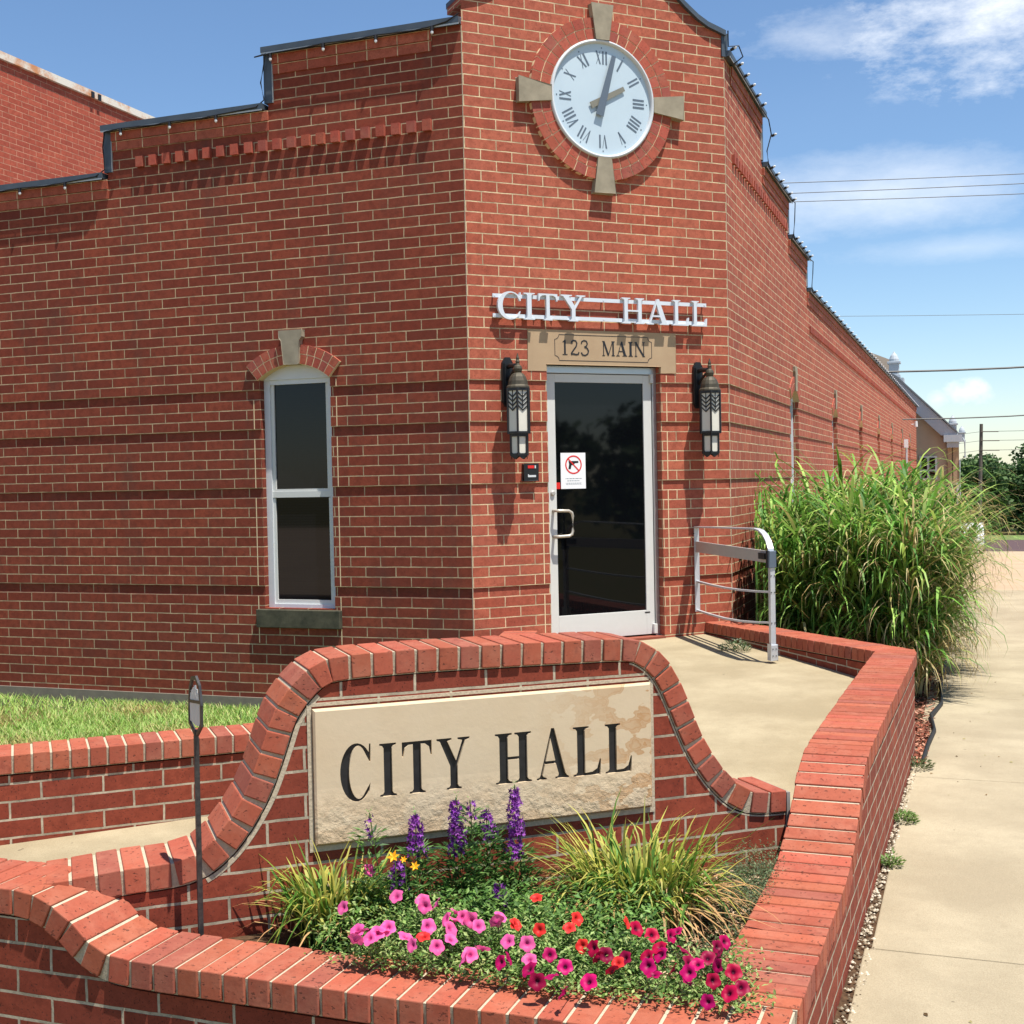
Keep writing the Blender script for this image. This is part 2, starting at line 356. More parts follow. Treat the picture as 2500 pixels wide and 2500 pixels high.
def thing(name, label, cat, loc=(0, 0, 0), group=None, kind=None):
    o = bpy.data.objects.new(name, None); SC.collection.objects.link(o); o.location = loc; o.empty_display_size = .1
    o.matrix_world = Matrix.Translation(Vector(loc)); return tag(o, label, cat, group, kind)
def tag(o, label=None, cat=None, group=None, kind=None):
    for k, v in (('label', label), ('category', cat), ('group', group), ('kind', kind)):
        if v: o[k] = v
    return o

# ------------------------------------------------------------------ frames
S2 = math.sqrt(.5); WCH = 2.4238; QC = WCH * S2
FL = lambda u, v, d=0: Vector((-u, -d, v))                                   # left facade, u to the left
FC = lambda u, v, d=0: Vector((u * S2 + d * S2, u * S2 - d * S2, v))         # corner face
FR = lambda u, v, d=0: Vector((QC + d, QC + u, v))                           # right facade
DS = Vector((0.7631, 0.6463, 0)); DS.normalize(); NS = Vector((DS.y, -DS.x, 0)); AS = Vector((1.534, -5.254, 0))
FS = lambda u, v, d=0: Vector((AS.x + DS.x * u + NS.x * d, AS.y + DS.y * u + NS.y * d, v))   # sign wall front face

def facade(mb, T, us, zs, depth, uo, flip=False, deep=-.12):
    """grid of brick cells; depth(i,j) -> outward offset, or None where there is no wall"""
    nu, nz = len(us) - 1, len(zs) - 1
    D = [[depth((us[i] + us[i + 1]) / 2, (zs[j] + zs[j + 1]) / 2) for j in range(nz)] for i in range(nu)]
    uvp = lambda u, z: (u - uo + 40 * BL, z + 200 * HC)
    def q(a, uvs):
        if flip: a = a[::-1]; uvs = uvs[::-1]
        mb.face(a, uv=uvs)
    for i in range(nu):
        for j in range(nz):
            d = D[i][j]; u0, u1, z0, z1 = us[i], us[i + 1], zs[j], zs[j + 1]
            if d is not None and d > -.5:
                q([T(u0, z0, d), T(u1, z0, d), T(u1, z1, d), T(u0, z1, d)], [uvp(u0, z0), uvp(u1, z0), uvp(u1, z1), uvp(u0, z1)])
            for di, dj in ((1, 0), (0, 1)):
                if i + di >= nu or j + dj >= nz: continue
                e = D[i + di][j + dj]
                if d is None or e is None: continue
                dd, ee = (deep if d <= -.5 else d), (deep if e <= -.5 else e)
                if abs(dd - ee) < 1e-6: continue
                if di:
                    q([T(u1, z0, dd), T(u1, z0, ee), T(u1, z1, ee), T(u1, z1, dd)], [uvp(u1 + abs(dd), z0), uvp(u1 + abs(ee), z0), uvp(u1 + abs(ee), z1), uvp(u1 + abs(dd), z1)])
                else:
                    q([T(u0, z1, dd), T(u1, z1, dd), T(u1, z1, ee), T(u0, z1, ee)], [uvp(u0, z1 - HC / 2), uvp(u1, z1 - HC / 2), uvp(u1, z1 - HC / 2), uvp(u0, z1 - HC / 2)])
GROOVES = (0, -4, -10, -20)
def ingroove(z):
    return any((n - 1) * HC < z < n * HC for n in GROOVES)
def zbreaks(*extra):
    z = set(extra)
    for n in GROOVES: z |= {n * HC, (n - 1) * HC}
    return sorted(z)

# ================================================================== CITY HALL
hall = thing('city_hall', 'red brick corner building with stepped parapets, glass door and clock', 'building', (0.9, 0.9, -2.62))
# left facade
LT = [(0, 1.72, 2.735), (1.72, 3.32, 2.285), (3.32, 16.0, 1.885)]
def ltop(u):
    for a, b, t in LT:
        if a <= u <= b: return t
WL0, WL1, WZ0, WZS, WZ1 = 1.21, 1.865, -1.81, .08, .197
def ldepth(u, z):
    if z > ltop(u): return None
    if WL0 < u < WL1 and WZ0 < z < WZ1: return -1
    return -.012 if ingroove(z) else 0.0
mb = MB(); facade(mb, FL, [0, WL0, WL1, 1.72 + .2, 3.32, 16.0] if False else sorted([0, WL0, 1.72, WL1, 3.32, 16.0]), zbreaks(-2.56, WZ0, WZ1, 1.885, 2.285, 2.735), ldepth, .1216, flip=True)
mb.build('wall', M['brick_shade'], hall)
mb = MB(); mb.box(-16, -.02, -2.75, .02, .3, -2.56); mb.build('foundation', M['concrete_f'], hall)
# chamfer
DU0, DU1, DZ = .68, 1.739, .132
def cdepth(u, z):
    if z > 2.9: return None
    if DU0 < u < DU1 and z < DZ: return -1
    if .515 < u < 1.89 and .08 < z < .411: return -1 if False else -.03
    return -.012 if ingroove(z) else 0.0
mb = MB(); facade(mb, FC, [0, .515, DU0, DU1, 1.89, WCH], zbreaks(-2.3, .08, DZ, .411, 2.9), cdepth, .1426)
# curved parapet above
prof = [(0, 2.9), (WCH, 2.9), (WCH, 2.96), (2.34, 2.985), (2.25, 3.01), (2.15, 3.06), (2.02, 3.15), (1.85, 3.29), (1.6, 3.42), (1.21, 3.48), (.82, 3.42), (.57, 3.29), (.4, 3.15), (.27, 3.06), (.17, 3.01), (.08, 2.985), (0, 2.96)]
mb.prism([prof], FC, -.28, 0.0, uvf=lambda u, v: (u - .1426 + 40 * BL, v + 200 * HC))
mb.build('wall', M['brick'], hall)
mb = MB()
top = prof[2:]
for (u0, v0), (u1, v1) in zip(top[:-1], top[1:]):
    mb.hexa([FC(u0, v0 - .01, .035), FC(u0, v0 - .01, -.3), FC(u1, v1 - .01, -.3), FC(u1, v1 - .01, .035)], [FC(u0, v0 + .035, .035), FC(u0, v0 + .035, -.3), FC(u1, v1 + .035, -.3), FC(u1, v1 + .035, .035)])
mb.hexa([FC(WCH - .03, 2.78, .012), FC(WCH - .03, 2.78, -.2), FC(WCH + .03, 2.78, -.2), FC(WCH + .03, 2.78, .012)], [FC(WCH - .03, 2.975, .012), FC(WCH - .03, 2.975, -.2), FC(WCH + .03, 2.975, -.2), FC(WCH + .03, 2.975, .012)])
mb.build('parapet_coping', M['flash'], hall)
# right facade
Y0 = QC
RT = [(0, 1.96, 2.785), (1.96, 3.79, 2.30), (3.79, 5.41, 1.90), (5.41, 35.6, 1.52)]
def rtop(u):
    for a, b, t in RT:
        if a <= u <= b: return t
wins = [4.14 + k * 4.4572 for k in range(7)]
RW = [(w - .33, w + .33) for w in wins]
def rdepth(u, z):
    if z > rtop(u): return None
    for a, b in RW:
        if a < u < b and WZ0 < z < WZ1: return -1
    return -.012 if ingroove(z) else 0.0
us = sorted({0, 1.96, 3.79, 5.41, 35.6} | {x for p in RW for x in p})
mb = MB(); facade(mb, FR, us, zbreaks(-2.56, WZ0, WZ1, 1.52, 1.90, 2.30, 2.785), rdepth, .1)
mb.build('wall', M['brick'], hall)
mb = MB(); mb.box(QC - .3, QC, -3.6, QC + .02, QC + 35.6, -2.56); mb.build('foundation', M['concrete_f'], hall)
# corner mortar beads
mb = MB()
mb.box(-.003, -.001, -2.5, .0025, .006, 2.73); mb.box(QC - .004, QC - .003, -2.5, QC + .001, QC + .003, 2.73)
mb.build('corner_joint', M['mortar'], hall)
m_ = MB()
for T, lst in ((FC, (.625, 1.795)), (FL, (1.155, 1.925))):
    for u in lst:
        for a, b in ((-2.1, -21 * HC), (-20 * HC, -11 * HC), (-10 * HC, -5 * HC), (-4 * HC, -HC), (0.0, .06)):
            m_.hexa([T(u - .004, a, -.002), T(u - .004, a, .0012), T(u + .004, a, .0012), T(u + .004, a, -.002)], [T(u - .004, b, -.002), T(u - .004, b, .0012), T(u + .004, b, .0012), T(u + .004, b, -.002)])
m_.build('jamb_joint', M['mortar_c'], hall)
# roof and rear
mb = MB(); mb.face([(-16, .3, 1.2), (0, .3, 1.2), (QC - .3, QC, 1.2), (QC - .3, 37.3, 1.2), (-9.5, 37.3, 1.2), (-9.5, 8, 1.2), (-16, 8, 1.2)])
mb.build('roof', M['roofm'], hall)
mb = MB(); 
for T, segs in ((FL, LT), (FR, RT)):
    for a, b, t in segs:
        lo = 1.0; p = [T(a, lo, -.25), T(b, lo, -.25), T(b, t, -.25), T(a, t, -.25)]; mb.face(p)
mb.face([FR(35.6, -3.5, 0), FR(35.6, 1.52, 0), FR(35.6, 1.52, -11), FR(35.6, -3.5, -11)])
mb.build('rear_wall', M['roofm'], hall)
# copings, cornices and dentils of the two long facades
def coping_run(T, segs, endin):
    mb = MB(); ml = MB(); cn = MB()
    for k, (a, b, t) in enumerate(segs):
        def bx(m, u0, u1, z0, z1, d0, d1): m.hexa([T(u0, z0, d0), T(u0, z0, d1), T(u1, z0, d1), T(u1, z0, d0)], [T(u0, z1, d0), T(u0, z1, d1), T(u1, z1, d1), T(u1, z1, d0)])
        b2 = b + .03 if k < len(segs) - 1 else b
        a2 = a + (.03 if k else 0)
        bx(mb, a2, b2, t + .001, t + .047, -.3, .055)
        bx(ml, a2, b2 - .004, t - .012, t + .0, .049, .053)
        if k < len(segs) - 1:      # flashing down the side of the step
            nt_ = segs[k + 1][2]
            bx(mb, b - .05, b + .03, nt_ + .05, t - .001, -.3, .012)
            bx(ml, b - .054, b - .05, nt_ + .05, t - .02, -.02, .016)
        ua = a + (endin if k == 0 else .0); ub = b - (.055 if k < len(segs) - 1 else 0)
        for r, d in ((0, .024), (1, .012)):
            z1 = t - .012 - r * HC; z0 = z1 - HC + .004
            q = [(ua, z0), (ub, z0), (ub, z1), (ua, z1)]
            cn.prism([q], T, 0, d, uvf=lambda u, v: (u + 40 * BL + (.13 if r else 0), v + 200 * HC - (t - .012) + 34 * HC - (t - .012 - t + .012)))
    return mb, ml, cn
for T, segs, nm in ((FL, LT, 'l'), (FR, RT, 'r')):
    mb, ml, cn = coping_run(T, segs, .25)
    o = mb.build('parapet_coping', M['flash'], hall); ml.build('coping_lip', M['flash_l'], o)
    cn.build('cornice', M['brick'], hall)
def cbrick(t):   # brick tint in linear colour
    r = rnd.random()
    if r < .14: c = (t[0] * .82, t[1] * .92, t[2] * 1.1)
    else:
        k = .86 + rnd.random() * .26; c = (t[0] * k, t[1] * k * (.92 + rnd.random() * .16), t[2] * k)
    return c
BT = lin(168, 82, 64)[:3]; PT = lin(160, 84, 62)[:3]
def dentils(T, u0, u1, z0, z1, pitch, d):
    mb = MB(); n = int((u1 - u0) / pitch) + 1
    for k in range(n):
        a = u0 + k * pitch; b = a + pitch * .53
        mb.hexa([T(a, z0, 0), T(a, z0, d), T(b, z0, d), T(b, z0, 0)], [T(a, z1, 0), T(a, z1, d), T(b, z1, d), T(b, z1, 0)], cbrick(BT))
    mb.build('dentil_course', M['coping'], hall)
dentils(FL, .262, 3.03, 1.948, 2.036, .1339, .034)
dentils(FR, .30, 3.55, 1.945, 2.025, .1339, .026)
dentils(FR, 5.62, 34.9, 1.02, 1.10, .1339, .024)

# ---- arched window unit
def window(T, uc, parent, w=.655, pr=1.0):
    sgn = 1
    h = w / 2; rise = WZ1 - WZS; rin = (h * h + rise * rise) / (2 * rise); zc = WZ1 - rin; rout = .675
    fr = MB(); dz = -.10
    def bx(m, u0, u1, z0, z1, d0, d1, c=(1, 1, 1)): m.hexa([T(u0, z0, d0), T(u0, z0, d1), T(u1, z0, d1), T(u1, z0, d0)], [T(u0, z1, d0), T(u0, z1, d1), T(u1, z1, d1), T(u1, z1, d0)], c)
    a0, a1, z0, z1 = uc - h, uc + h, WZ0, WZS
    bx(fr, a0 + .001, a0 + .055, z0, z1, dz, dz + .035); bx(fr, a1 - .055, a1 - .001, z0, z1, dz, dz + .035)
    bx(fr, a0 + .055, a1 - .055, z0, z0 + .03, dz, dz + .033); bx(fr, a0 + .055, a1 - .055, z1 - .04, z1, dz, dz + .033)
    F = fr.build('window', M['frame_w'], parent)
    sa = MB()
    for s0, s1, q in ((z0 + .03, -.90, .022), (-.86, z1 - .04, .03)):
        bx(sa, a0 + .055, a0 + .055 + q, s0, s1, dz, dz + .02); bx(sa, a1 - .055 - q, a1 - .055, s0, s1, dz, dz + .02)
        bx(sa, a0 + .055 + q, a1 - .055 - q, s0, s0 + .035, dz, dz + .02)
    bx(sa, a0 + .055, a1 - .055, -.895, -.845, dz, dz + .026)
    sa.build('sash', M['clockgrey'] if False else M['alum_p'], F)
    gl = MB(); gl.face([T(a0 + .05, z0 + .02, dz + .006), T(a1 - .05, z0 + .02, dz + .006), T(a1 - .05, z1 - .02, dz + .006), T(a0 + .05, z1 - .02, dz + .006)]); gl.build('pane', M['glass_w'], F)
    ap = MB(); n = 14; loop = [(uc - h + .001, WZS), (uc + h - .001, WZS)]
    for k in range(n + 1):
        x = h - 2 * h * k / n; loop.append((uc + x * .998, zc + math.sqrt(max(rin * rin - x * x, 0)) ))
    loop = loop[:2] + loop[3:-1]
    ap.prism([loop], T, dz, dz + .045); ap.build('arch_panel', M['frame_w'], F)
    # brick arch, two rings of headers
    ar = MB(); mo = MB(); th = math.asin(h / rin) * 1.02; kw = .075
    def P(r, t): return (uc + r * math.sin(t), zc + r * math.cos(t))
    def ring(r0, r1, m, d, gap, cf, nb):
        for sg in (-1, 1):
            t0 = (kw * .95) / ((r0 + r1) / 2); st = (th - t0) / nb
            for k in range(nb):
                ta = t0 + k * st + gap / r0 / 2; tb = t0 + (k + 1) * st - gap / r0 / 2
                q = [P(r0, sg * ta), P(r0, sg * tb), P(r1, sg * tb), P(r1, sg * ta)]
                if sg > 0: q = q[::-1]
                m.prism([q], T, -.1 if False else 0, d, cf())
    ring(rin + .002, rin + .078, ar, .030 * pr, .008, lambda: cbrick(BT), 5); ring(rin + .086, rout, ar, .030 * pr, .008, lambda: cbrick(BT), 5)
    N_ = 16; o_ = [P(rin, -th + 2 * th * k / N_) for k in range(N_ + 1)] + [P(rout - .002, th - 2 * th * k / N_) for k in range(N_ + 1)]
    mo.prism([o_[::-1]], T, -.1, .027 * pr, (1, 1, 1))
    A = ar.build('arch', M['coping'], F); mo.build('mortar_bed', M['mortar_c'], A)
    ks = MB(); ks.prism([[(uc - .066, .192), (uc + .066, .192), (uc + .085, .385), (uc + .105, .41), (uc + .105, .466), (uc - .105, .466), (uc - .105, .41), (uc - .085, .385)]], T, 0.0, .055 * pr)
    ks.build('keystone', M['stone'], F, bevel=.004)
    si = MB(); bx(si, uc - .39, uc + .39, -1.968, -1.818, -.10, .045); si.build('sill', M['stone_dark'], F, bevel=.006)
    return F
window(FL, 1.5375, hall)
for w in wins: window(FR, w, hall, pr=.45)

# ---- lintel with carved address
def LTm(pts): return pts
mb = MB(); mb.prism([[(.515, .08), (.678, .08), (.678, .132), (1.741, .132), (1.741, .08), (1.889, .08), (1.889, .41), (.515, .41)]], FC, -.12, .004)
lint = mb.build('lintel', M['lintel'], hall, bevel=.003)
def arcpts(cx, cy, r, a0, a1, n=6): return [(cx + r * math.cos(R_(a0 + (a1 - a0) * k / n)), cy + r * math.sin(R_(a0 + (a1 - a0) * k / n))) for k in range(n + 1)]
def stroke(mb, pts, w, T, d0, d1, closed=False):
    P_ = [Vector((p[0], p[1])) for p in pts]; n = len(P_); L_, R2 = [], []
    for i in range(n):
        a = P_[(i - 1) % n] if (closed or i) else P_[i]; b = P_[(i + 1) % n] if (closed or i < n - 1) else P_[i]
        t = (b - a).normalized(); nn = Vector((-t.y, t.x)) * w / 2; L_.append(P_[i] + nn); R2.append(P_[i] - nn)
    for i in range(n if closed else n - 1):
        j = (i + 1) % n
        q = [R2[i], R2[j], L_[j], L_[i]]
        mb.hexa([T(p.x, p.y, d0) for p in q], [T(p.x, p.y, d1) for p in q])
x0, x1, y0, y1, r = .755, 1.655, .165, .372, .038
bor = [(x0 + r, y0)] + [(x1 - r, y0)] + arcpts(x1, y0, r, 180, 90)[1:] + [(x1, y1 - r)] + arcpts(x1, y1, r, 270, 180)[1:] + [(x0 + r, y1)] + arcpts(x0, y1, r, 360, 270)[1:] + [(x0, y0 + r)] + arcpts(x0, y0, r, 90, 0)[1:-1]
mb = MB(); stroke(mb, bor, .0045, FC, .003, .0055, True); mb.build('carved_border', M['dark_paint'], lint)

# ---- serif glyph outlines, cap height 1
def G_I(t=.2, s=.1, b=.035, c=.09):
    w = t + 2 * s
    return [[(0, 0), (w, 0), (w, b), (s + t + .03, b + .015), (s + t, c), (s + t, 1 - c), (s + t + .03, 1 - b - .015), (w, 1 - b), (w, 1), (0, 1), (0, 1 - b), (s - .03, 1 - b - .015), (s, 1 - c), (s, c), (s - .03, b + .015), (0, b)]], w
def G_H(t=.2, s=.1, b=.035, c=.09, W_=.86):
    I = t + 2 * s; x2 = W_ - I
    l = [(0, 0), (I, 0), (I, b), (s + t + .03, b + .015), (s + t, c), (s + t, .47), (x2 + s, .47), (x2 + s, c), (x2 + s - .03, b + .015), (x2, b), (x2, 0), (W_, 0), (W_, b), (x2 + s + t + .03, b + .015), (x2 + s + t, c)]
    top_ = [(x, 1 - y) for x, y in l][::-1]
    top_ = [p for p in top_ if not (abs(p[1] - .53) < 1e-6)]
    full = l + [(x2 + s + t, 1 - c), (x2 + s + t + .03, 1 - b - .015), (W_, 1 - b), (W_, 1), (x2, 1), (x2, 1 - b), (x2 + s - .03, 1 - b - .015), (x2 + s, 1 - c), (x2 + s, .53), (s + t, .53), (s + t, 1 - c), (s + t + .03, 1 - b - .015), (I, 1 - b), (I, 1), (0, 1), (0, 1 - b), (s - .03, 1 - b - .015), (s, 1 - c), (s, c), (s - .03, b + .015), (0, b)]
    return [full], W_
def G_T(t=.2, s=.1, b=.035, c=.09, W_=.74):
    m_ = W_ / 2; a, z = m_ - t / 2, m_ + t / 2
    return [[(a - s, 0), (z + s, 0), (z + s, b), (z + .03, b + .015), (z, c), (z, .94), (W_ - .16, .935), (W_ - .07, .88), (W_ - .03, .72), (W_, .72), (W_, 1), (0, 1), (0, .72), (.03, .72), (.07, .88), (.16, .935), (a, .94), (a, c), (a - .03, b + .015), (a - s, b)]], W_
def G_Y(t=.2, s=.1, b=.035, c=.09, W_=.86):
    m_ = W_ * .5; a, z = m_ - t / 2, m_ + t / 2
    return [[(a - s, 0), (z + s, 0), (z + s, b), (z + .03, b + .015), (z, c), (z, .46), (W_ - .12, .93), (W_, 1 - b), (W_, 1), (W_ - .32, 1), (W_ - .32, 1 - b), (W_ - .20, .94), (m_ + .06, .56), (m_ - .16, .94), (m_ - .05, 1 - b), (m_ - .05, 1), (-.02, 1), (-.02, 1 - b), (.07, .94), (a, .46), (a, c), (a - .03, b + .015), (a - s, b)]], W_
def G_L(t=.2, s=.1, b=.035, c=.09, W_=.7):
    return [[(0, 0), (W_ - .02, 0), (W_, .32), (W_ - .03, .32), (W_ - .10, .13), (W_ - .22, .07), (s + t, .06), (s + t, 1 - c), (s + t + .03, 1 - b - .015), (2 * s + t, 1 - b), (2 * s + t, 1), (0, 1), (0, 1 - b), (s - .03, 1 - b - .015), (s, 1 - c), (s, c), (s - .03, b + .015), (0, b)]], W_
def G_A(t=.2, s=.1, b=.035, c=.09, W_=.84):
    m_ = W_ / 2
    out = [(0, 0), (.26, 0), (.26, b), (.17, .06), (.155, .09), (.22, .30), (.50, .30), (.57, .09), (.55, .05), (.48, b), (.48, 0), (W_, 0), (W_, b), (W_ - .05, .05), (W_ - .09, .10), (m_ + .05, 1.0), (m_ - .03, 1.0), (.10, .10), (.07, .05), (0, b)]
    inn = [(.24, .36), (.37, .80), (.485, .36)]
    return [out, inn], W_
def G_C(thick=.2, W_=.74, n=26):
    out, inn = [], []
    for k in range(n + 1):
        a = R_(42 + (318 - 42) * k / n)
        out.append((.45 + .45 * math.cos(a), .5 + .525 * math.sin(a)))
        inn.append((.47 + (.45 - thick) * math.cos(a) * 1.02 + .03, .5 + .475 * math.sin(a)))
    p = out + [(.80, .20 - .0)] + inn[::-1]
    p = out[:] + [(.82, .30)] + [(q[0], q[1]) for q in inn[::-1][1:-1]] + [(.80, .68), (.83, .68), (.84, 1.0), (.80, 1.0)]
    return [p], .84
GL = dict(I=G_I, H=G_H, T=G_T, Y=G_Y, L=G_L, A=G_A, C=G_C)
def place(ch, u0, u1, z0, z1, t=.2):
    loops, w = GL[ch](t); xs = [p[0] for p in loops[0]]; a, b = min(xs), max(xs)
    return [[(u0 + (x - a) / (b - a) * (u1 - u0), z0 + y * (z1 - z0)) for x, y in l] for l in loops]
def rect(u0, u1, z0, z1): return [(u0, z0), (u1, z0), (u1, z1), (u0, z1)]

# address "123 MAIN" carved and painted in the lintel
mb = MB(); zb, zt = .211, .331; D0, D1 = .003, .0062
def q_(pts): mb.prism([pts], FC, D0, D1)
H_ = zt - zb
q_([(.838, zb + .006), (.838, zt), (.852, zt), (.852, zb + .006)][::-1] and [(.838, zb + .006), (.853, zb + .006), (.853, zt), (.845, zt), (.826, zt - .014), (.826, zt - .020), (.838, zt - .015)])
q_(rect(.824, .868, zb, zb + .006))
stroke(mb, [(.905, zt - .03), (.908, zt - .012), (.925, zt - .002), (.945, zt - .006), (.955, zt - .026), (.948, zt - .05), (.925, zt - .078), (.903, zb + .012)], .011, FC, D0, D1)
stroke(mb, [(.900, zb + .006), (.925, zb + .009), (.945, zb + .004), (.968, zb + .008), (.972, zb + .024)], .011, FC, D0, D1 + .0004)
stroke(mb, [(.996, zt - .028), (1.000, zt - .01), (1.020, zt - .001), (1.042, zt - .006), (1.050, zt - .026), (1.043, zt - .044), (1.024, zt - .054)], .011, FC, D0, D1)
stroke(mb, [(1.024, zt - .054), (1.048, zt - .062), (1.060, zt - .084), (1.053, zb + .012), (1.030, zb - .001), (1.005, zb + .003), (.994, zb + .022)], .011, FC, D0, D1 + .0004)
def put(ch, u0, u1):
    for l in [place(ch, u0, u1, zb, zt)]: mb.prism(l, FC, D0, D1)
def stem(u, t=.014, s=.008):
    q_(rect(u, u + t, zb + .006, zt - .006)); q_(rect(u - s, u + t + s, zb, zb + .006)); q_(rect(u - s, u + t + s, zt - .006, zt))
stem(1.196, .007, .008); stem(1.282, .014, .008)
stroke(mb, [(1.203, zt - .004), (1.244, zb + .004)], .014, FC, D0, D1 + .0005); stroke(mb, [(1.244, zb + .004), (1.284, zt - .004)], .006, FC, D0, D1 + .0009)
put('A', 1.318, 1.420); put('I', 1.433, 1.474)
stem(1.500, .007, .008); stem(1.575, .007, .008)
stroke(mb, [(1.502, zt - .003), (1.578, zb + .003)], .014, FC, D0, D1 + .0005)
mb.build('address_lettering', M['dark_paint'], lint)

# ---- door
dr = MB(); dd = -.085
def bxc(m, u0, u1, z0, z1, d0, d1, c=(1, 1, 1), T=FC): m.hexa([T(u0, z0, d0), T(u0, z0, d1), T(u1, z0, d1), T(u1, z0, d0)], [T(u0, z1, d0), T(u0, z1, d1), T(u1, z1, d1), T(u1, z1, d0)], c)
bxc(dr, .68, .714, -2.14, .13, dd - .04, dd + .012); bxc(dr, 1.700, 1.738, -2.14, .13, dd - .04, dd + .012); bxc(dr, .714, 1.700, .072, .13, dd - .04, dd + .012)
door = dr.build('door', M['alum'], hall, bevel=.002)
lf = MB(); bxc(lf, .719, .792, -2.105, .066, dd - .03, dd); bxc(lf, 1.618, 1.695, -2.105, .066, dd - .03, dd); bxc(lf, .792, 1.618, -.002, .066, dd - .03, dd); bxc(lf, .792, 1.618, -2.105, -1.902, dd - .03, dd)
lf.build('door_leaf', M['alum_p'], door, bevel=.002)
g = MB(); g.face([FC(.785, -1.91, dd - .012), FC(1.625, -1.91, dd - .012), FC(1.625, .003, dd - .012), FC(.785, .003, dd - .012)]); g.build('glass', M['glass'], door)
hd = MB(); pts = [FC(.758, -1.043, dd), FC(.758, -1.043, dd + .055)] + [FC(.758 + .135 * (1 - math.cos(a)) , -1.043 - .0 * a, dd + .055) for a in (.6,)]
pts = [FC(.757, -1.043, dd), FC(.760, -1.043, dd + .05), FC(.775, -1.043, dd + .062), FC(.865, -1.046, dd + .066), FC(.892, -1.062, dd + .066), FC(.900, -1.09, dd + .066), FC(.900, -1.21, dd + .066), FC(.892, -1.236, dd + .066), FC(.865, -1.250, dd + .066), FC(.775, -1.252, dd + .062), FC(.760, -1.252, dd + .05), FC(.757, -1.252, dd)]
hd.tube(pts, .0125, 10); hd.build('handle', M['lintel'] if False else simple('pale worn handle', lin(190, 182, 168), .35, .5, .3), door, smooth=True)
lk = MB(); lk.lathe([(.020, 0), (.020, .012), (.014, .016)], lambda p: FC(.755 + p.x, -.90 + p.y, dd + p.z), 16); lk.build('lock', M['band_m'], door)
pv = MB(); bxc(pv, 1.676, 1.704, .0, .075, dd, dd + .028); bxc(pv, 1.672, 1.705, -2.10, -2.02, dd, dd + .03); pv.build('hinge', M['alum_p'], door, bevel=.002)
th_ = MB(); bxc(th_, .68, 1.739, -2.16, -2.118, dd - .05, .02); th_.build('threshold', simple('red brown threshold', lin(136, 74, 58), .8, .2), door)
tg = MB(); bxc(tg, 1.60, 1.65, -1.925, -1.915, dd, dd + .002); tg.build('maker_plate', M['black_m'], door)

# ---- clock surround
SURZ, SURU = 2.28, 1.215
ar = MB(); mo = MB()
def Pc(r, t): return (SURU + r * math.sin(t), SURZ + r * math.cos(t))
for q in range(4):
    for (r0, r1, nb) in ((.482, .563, 8), (.571, .652, 8)):
        t0 = q * math.pi / 2 + (.085 if r0 < .5 else .095); t1 = (q + 1) * math.pi / 2 - (.085 if r0 < .5 else .095)
        if r0 < .5: t0 += .04; t1 -= .04
        st = (t1 - t0) / nb
        for k in range(nb):
            a, b = t0 + k * st + .004 / r0, t0 + (k + 1) * st - .004 / r0
            ar.prism([[Pc(r0, a), Pc(r0, b), Pc(r1, b), Pc(r1, a)][::-1]], FC, 0, .042, cbrick(BT))
n = 72
mo.prism([[Pc(.651, -2 * math.pi * k / n) for k in range(n)], [Pc(.470, 2 * math.pi * k / n) for k in range(n)]], FC, -.02, .038)
A = ar.build('clock_arch', M['coping'], hall); mo.build('mortar_bed', M['mortar_c'], A)
for q in range(4):
    m_ = MB(); t = q * math.pi / 2; c_, s_ = math.cos(t), math.sin(t)
    def K(x, y): return (SURU + x * c_ + y * s_, SURZ - x * s_ + y * c_)
    lp = [K(-.058, .474), K(.058, .474), K(.098, .757), K(-.098, .757)]
    m_.prism([lp], FC, 0, .062); m_.build('keystone', M['stone'], hall, bevel=.004)

# ================================================================== wall clock
ck = thing('wall_clock', 'round white wall clock with grey roman numerals in the brick ring', 'clock', FC(SURU, SURZ, 0))
TC = lambda p: FC(SURU + p.x, SURZ + p.y, p.z)
m_ = MB(); m_.lathe([(.455, .0), (.455, .030), (.01, .030)], TC, 64); m_.build('dial', M['face'], ck)
m_ = MB(); m_.lathe([(.476, -.01), (.478, .045), (.470, .058), (.455, .056), (.447, .031), (.45, -.01)], TC, 72); m_.build('bezel', M['frame_w'], ck, smooth=True)
m_ = MB(); zc_ = [0]
def bar(m, cx, cy, ang, x0, x1, r0, r1, w0, w1=None):
    # bar in the numeral's own frame, r outwards
    w1 = w0 if w1 is None else w1; ca, sa = math.cos(ang), math.sin(ang); zc_[0] += 1; d = .0315 + (zc_[0] % 7) * .0002
    q = [(x0 - w0 / 2, r0), (x0 + w0 / 2, r0), (x1 + w1 / 2, r1), (x1 - w1 / 2, r1)]
    pp = [(x * ca + y * sa, -x * sa + y * ca) for x, y in q]
    m.hexa([TC(Vector((x, y, .03))) for x, y in pp], [TC(Vector((x, y, d))) for x, y in pp])
NUM = ['XII', 'I', 'II', 'III', 'IIII', 'V', 'VI', 'VII', 'VIII', 'IX', 'X', 'XI']
for k, s_ in enumerate(NUM):
    ang = k * math.pi / 6; wid = {'I': .030, 'V': .056, 'X': .056}; tot = sum(wid[c] for c in s_); x = -tot / 2
    for c in s_:
        w = wid[c]; xm = x + w / 2; r0, r1 = .285, .39
        if c == 'I': bar(m_, 0, 0, ang, xm, xm, r0, r1, .0135)
        elif c == 'V': bar(m_, 0, 0, ang, xm, xm - .016, r0, r1, .008, .013); bar(m_, 0, 0, ang, xm, xm + .018, r0, r1, .003, .004)
        else: bar(m_, 0, 0, ang, xm + .017, xm - .017, r0, r1, .012); bar(m_, 0, 0, ang, xm - .017, xm + .017, r0, r1, .004)
        x += w
    bar(m_, 0, 0, ang, 0, 0, .410, .420, .008)
m_.build('numerals', M['clockgrey'], ck)
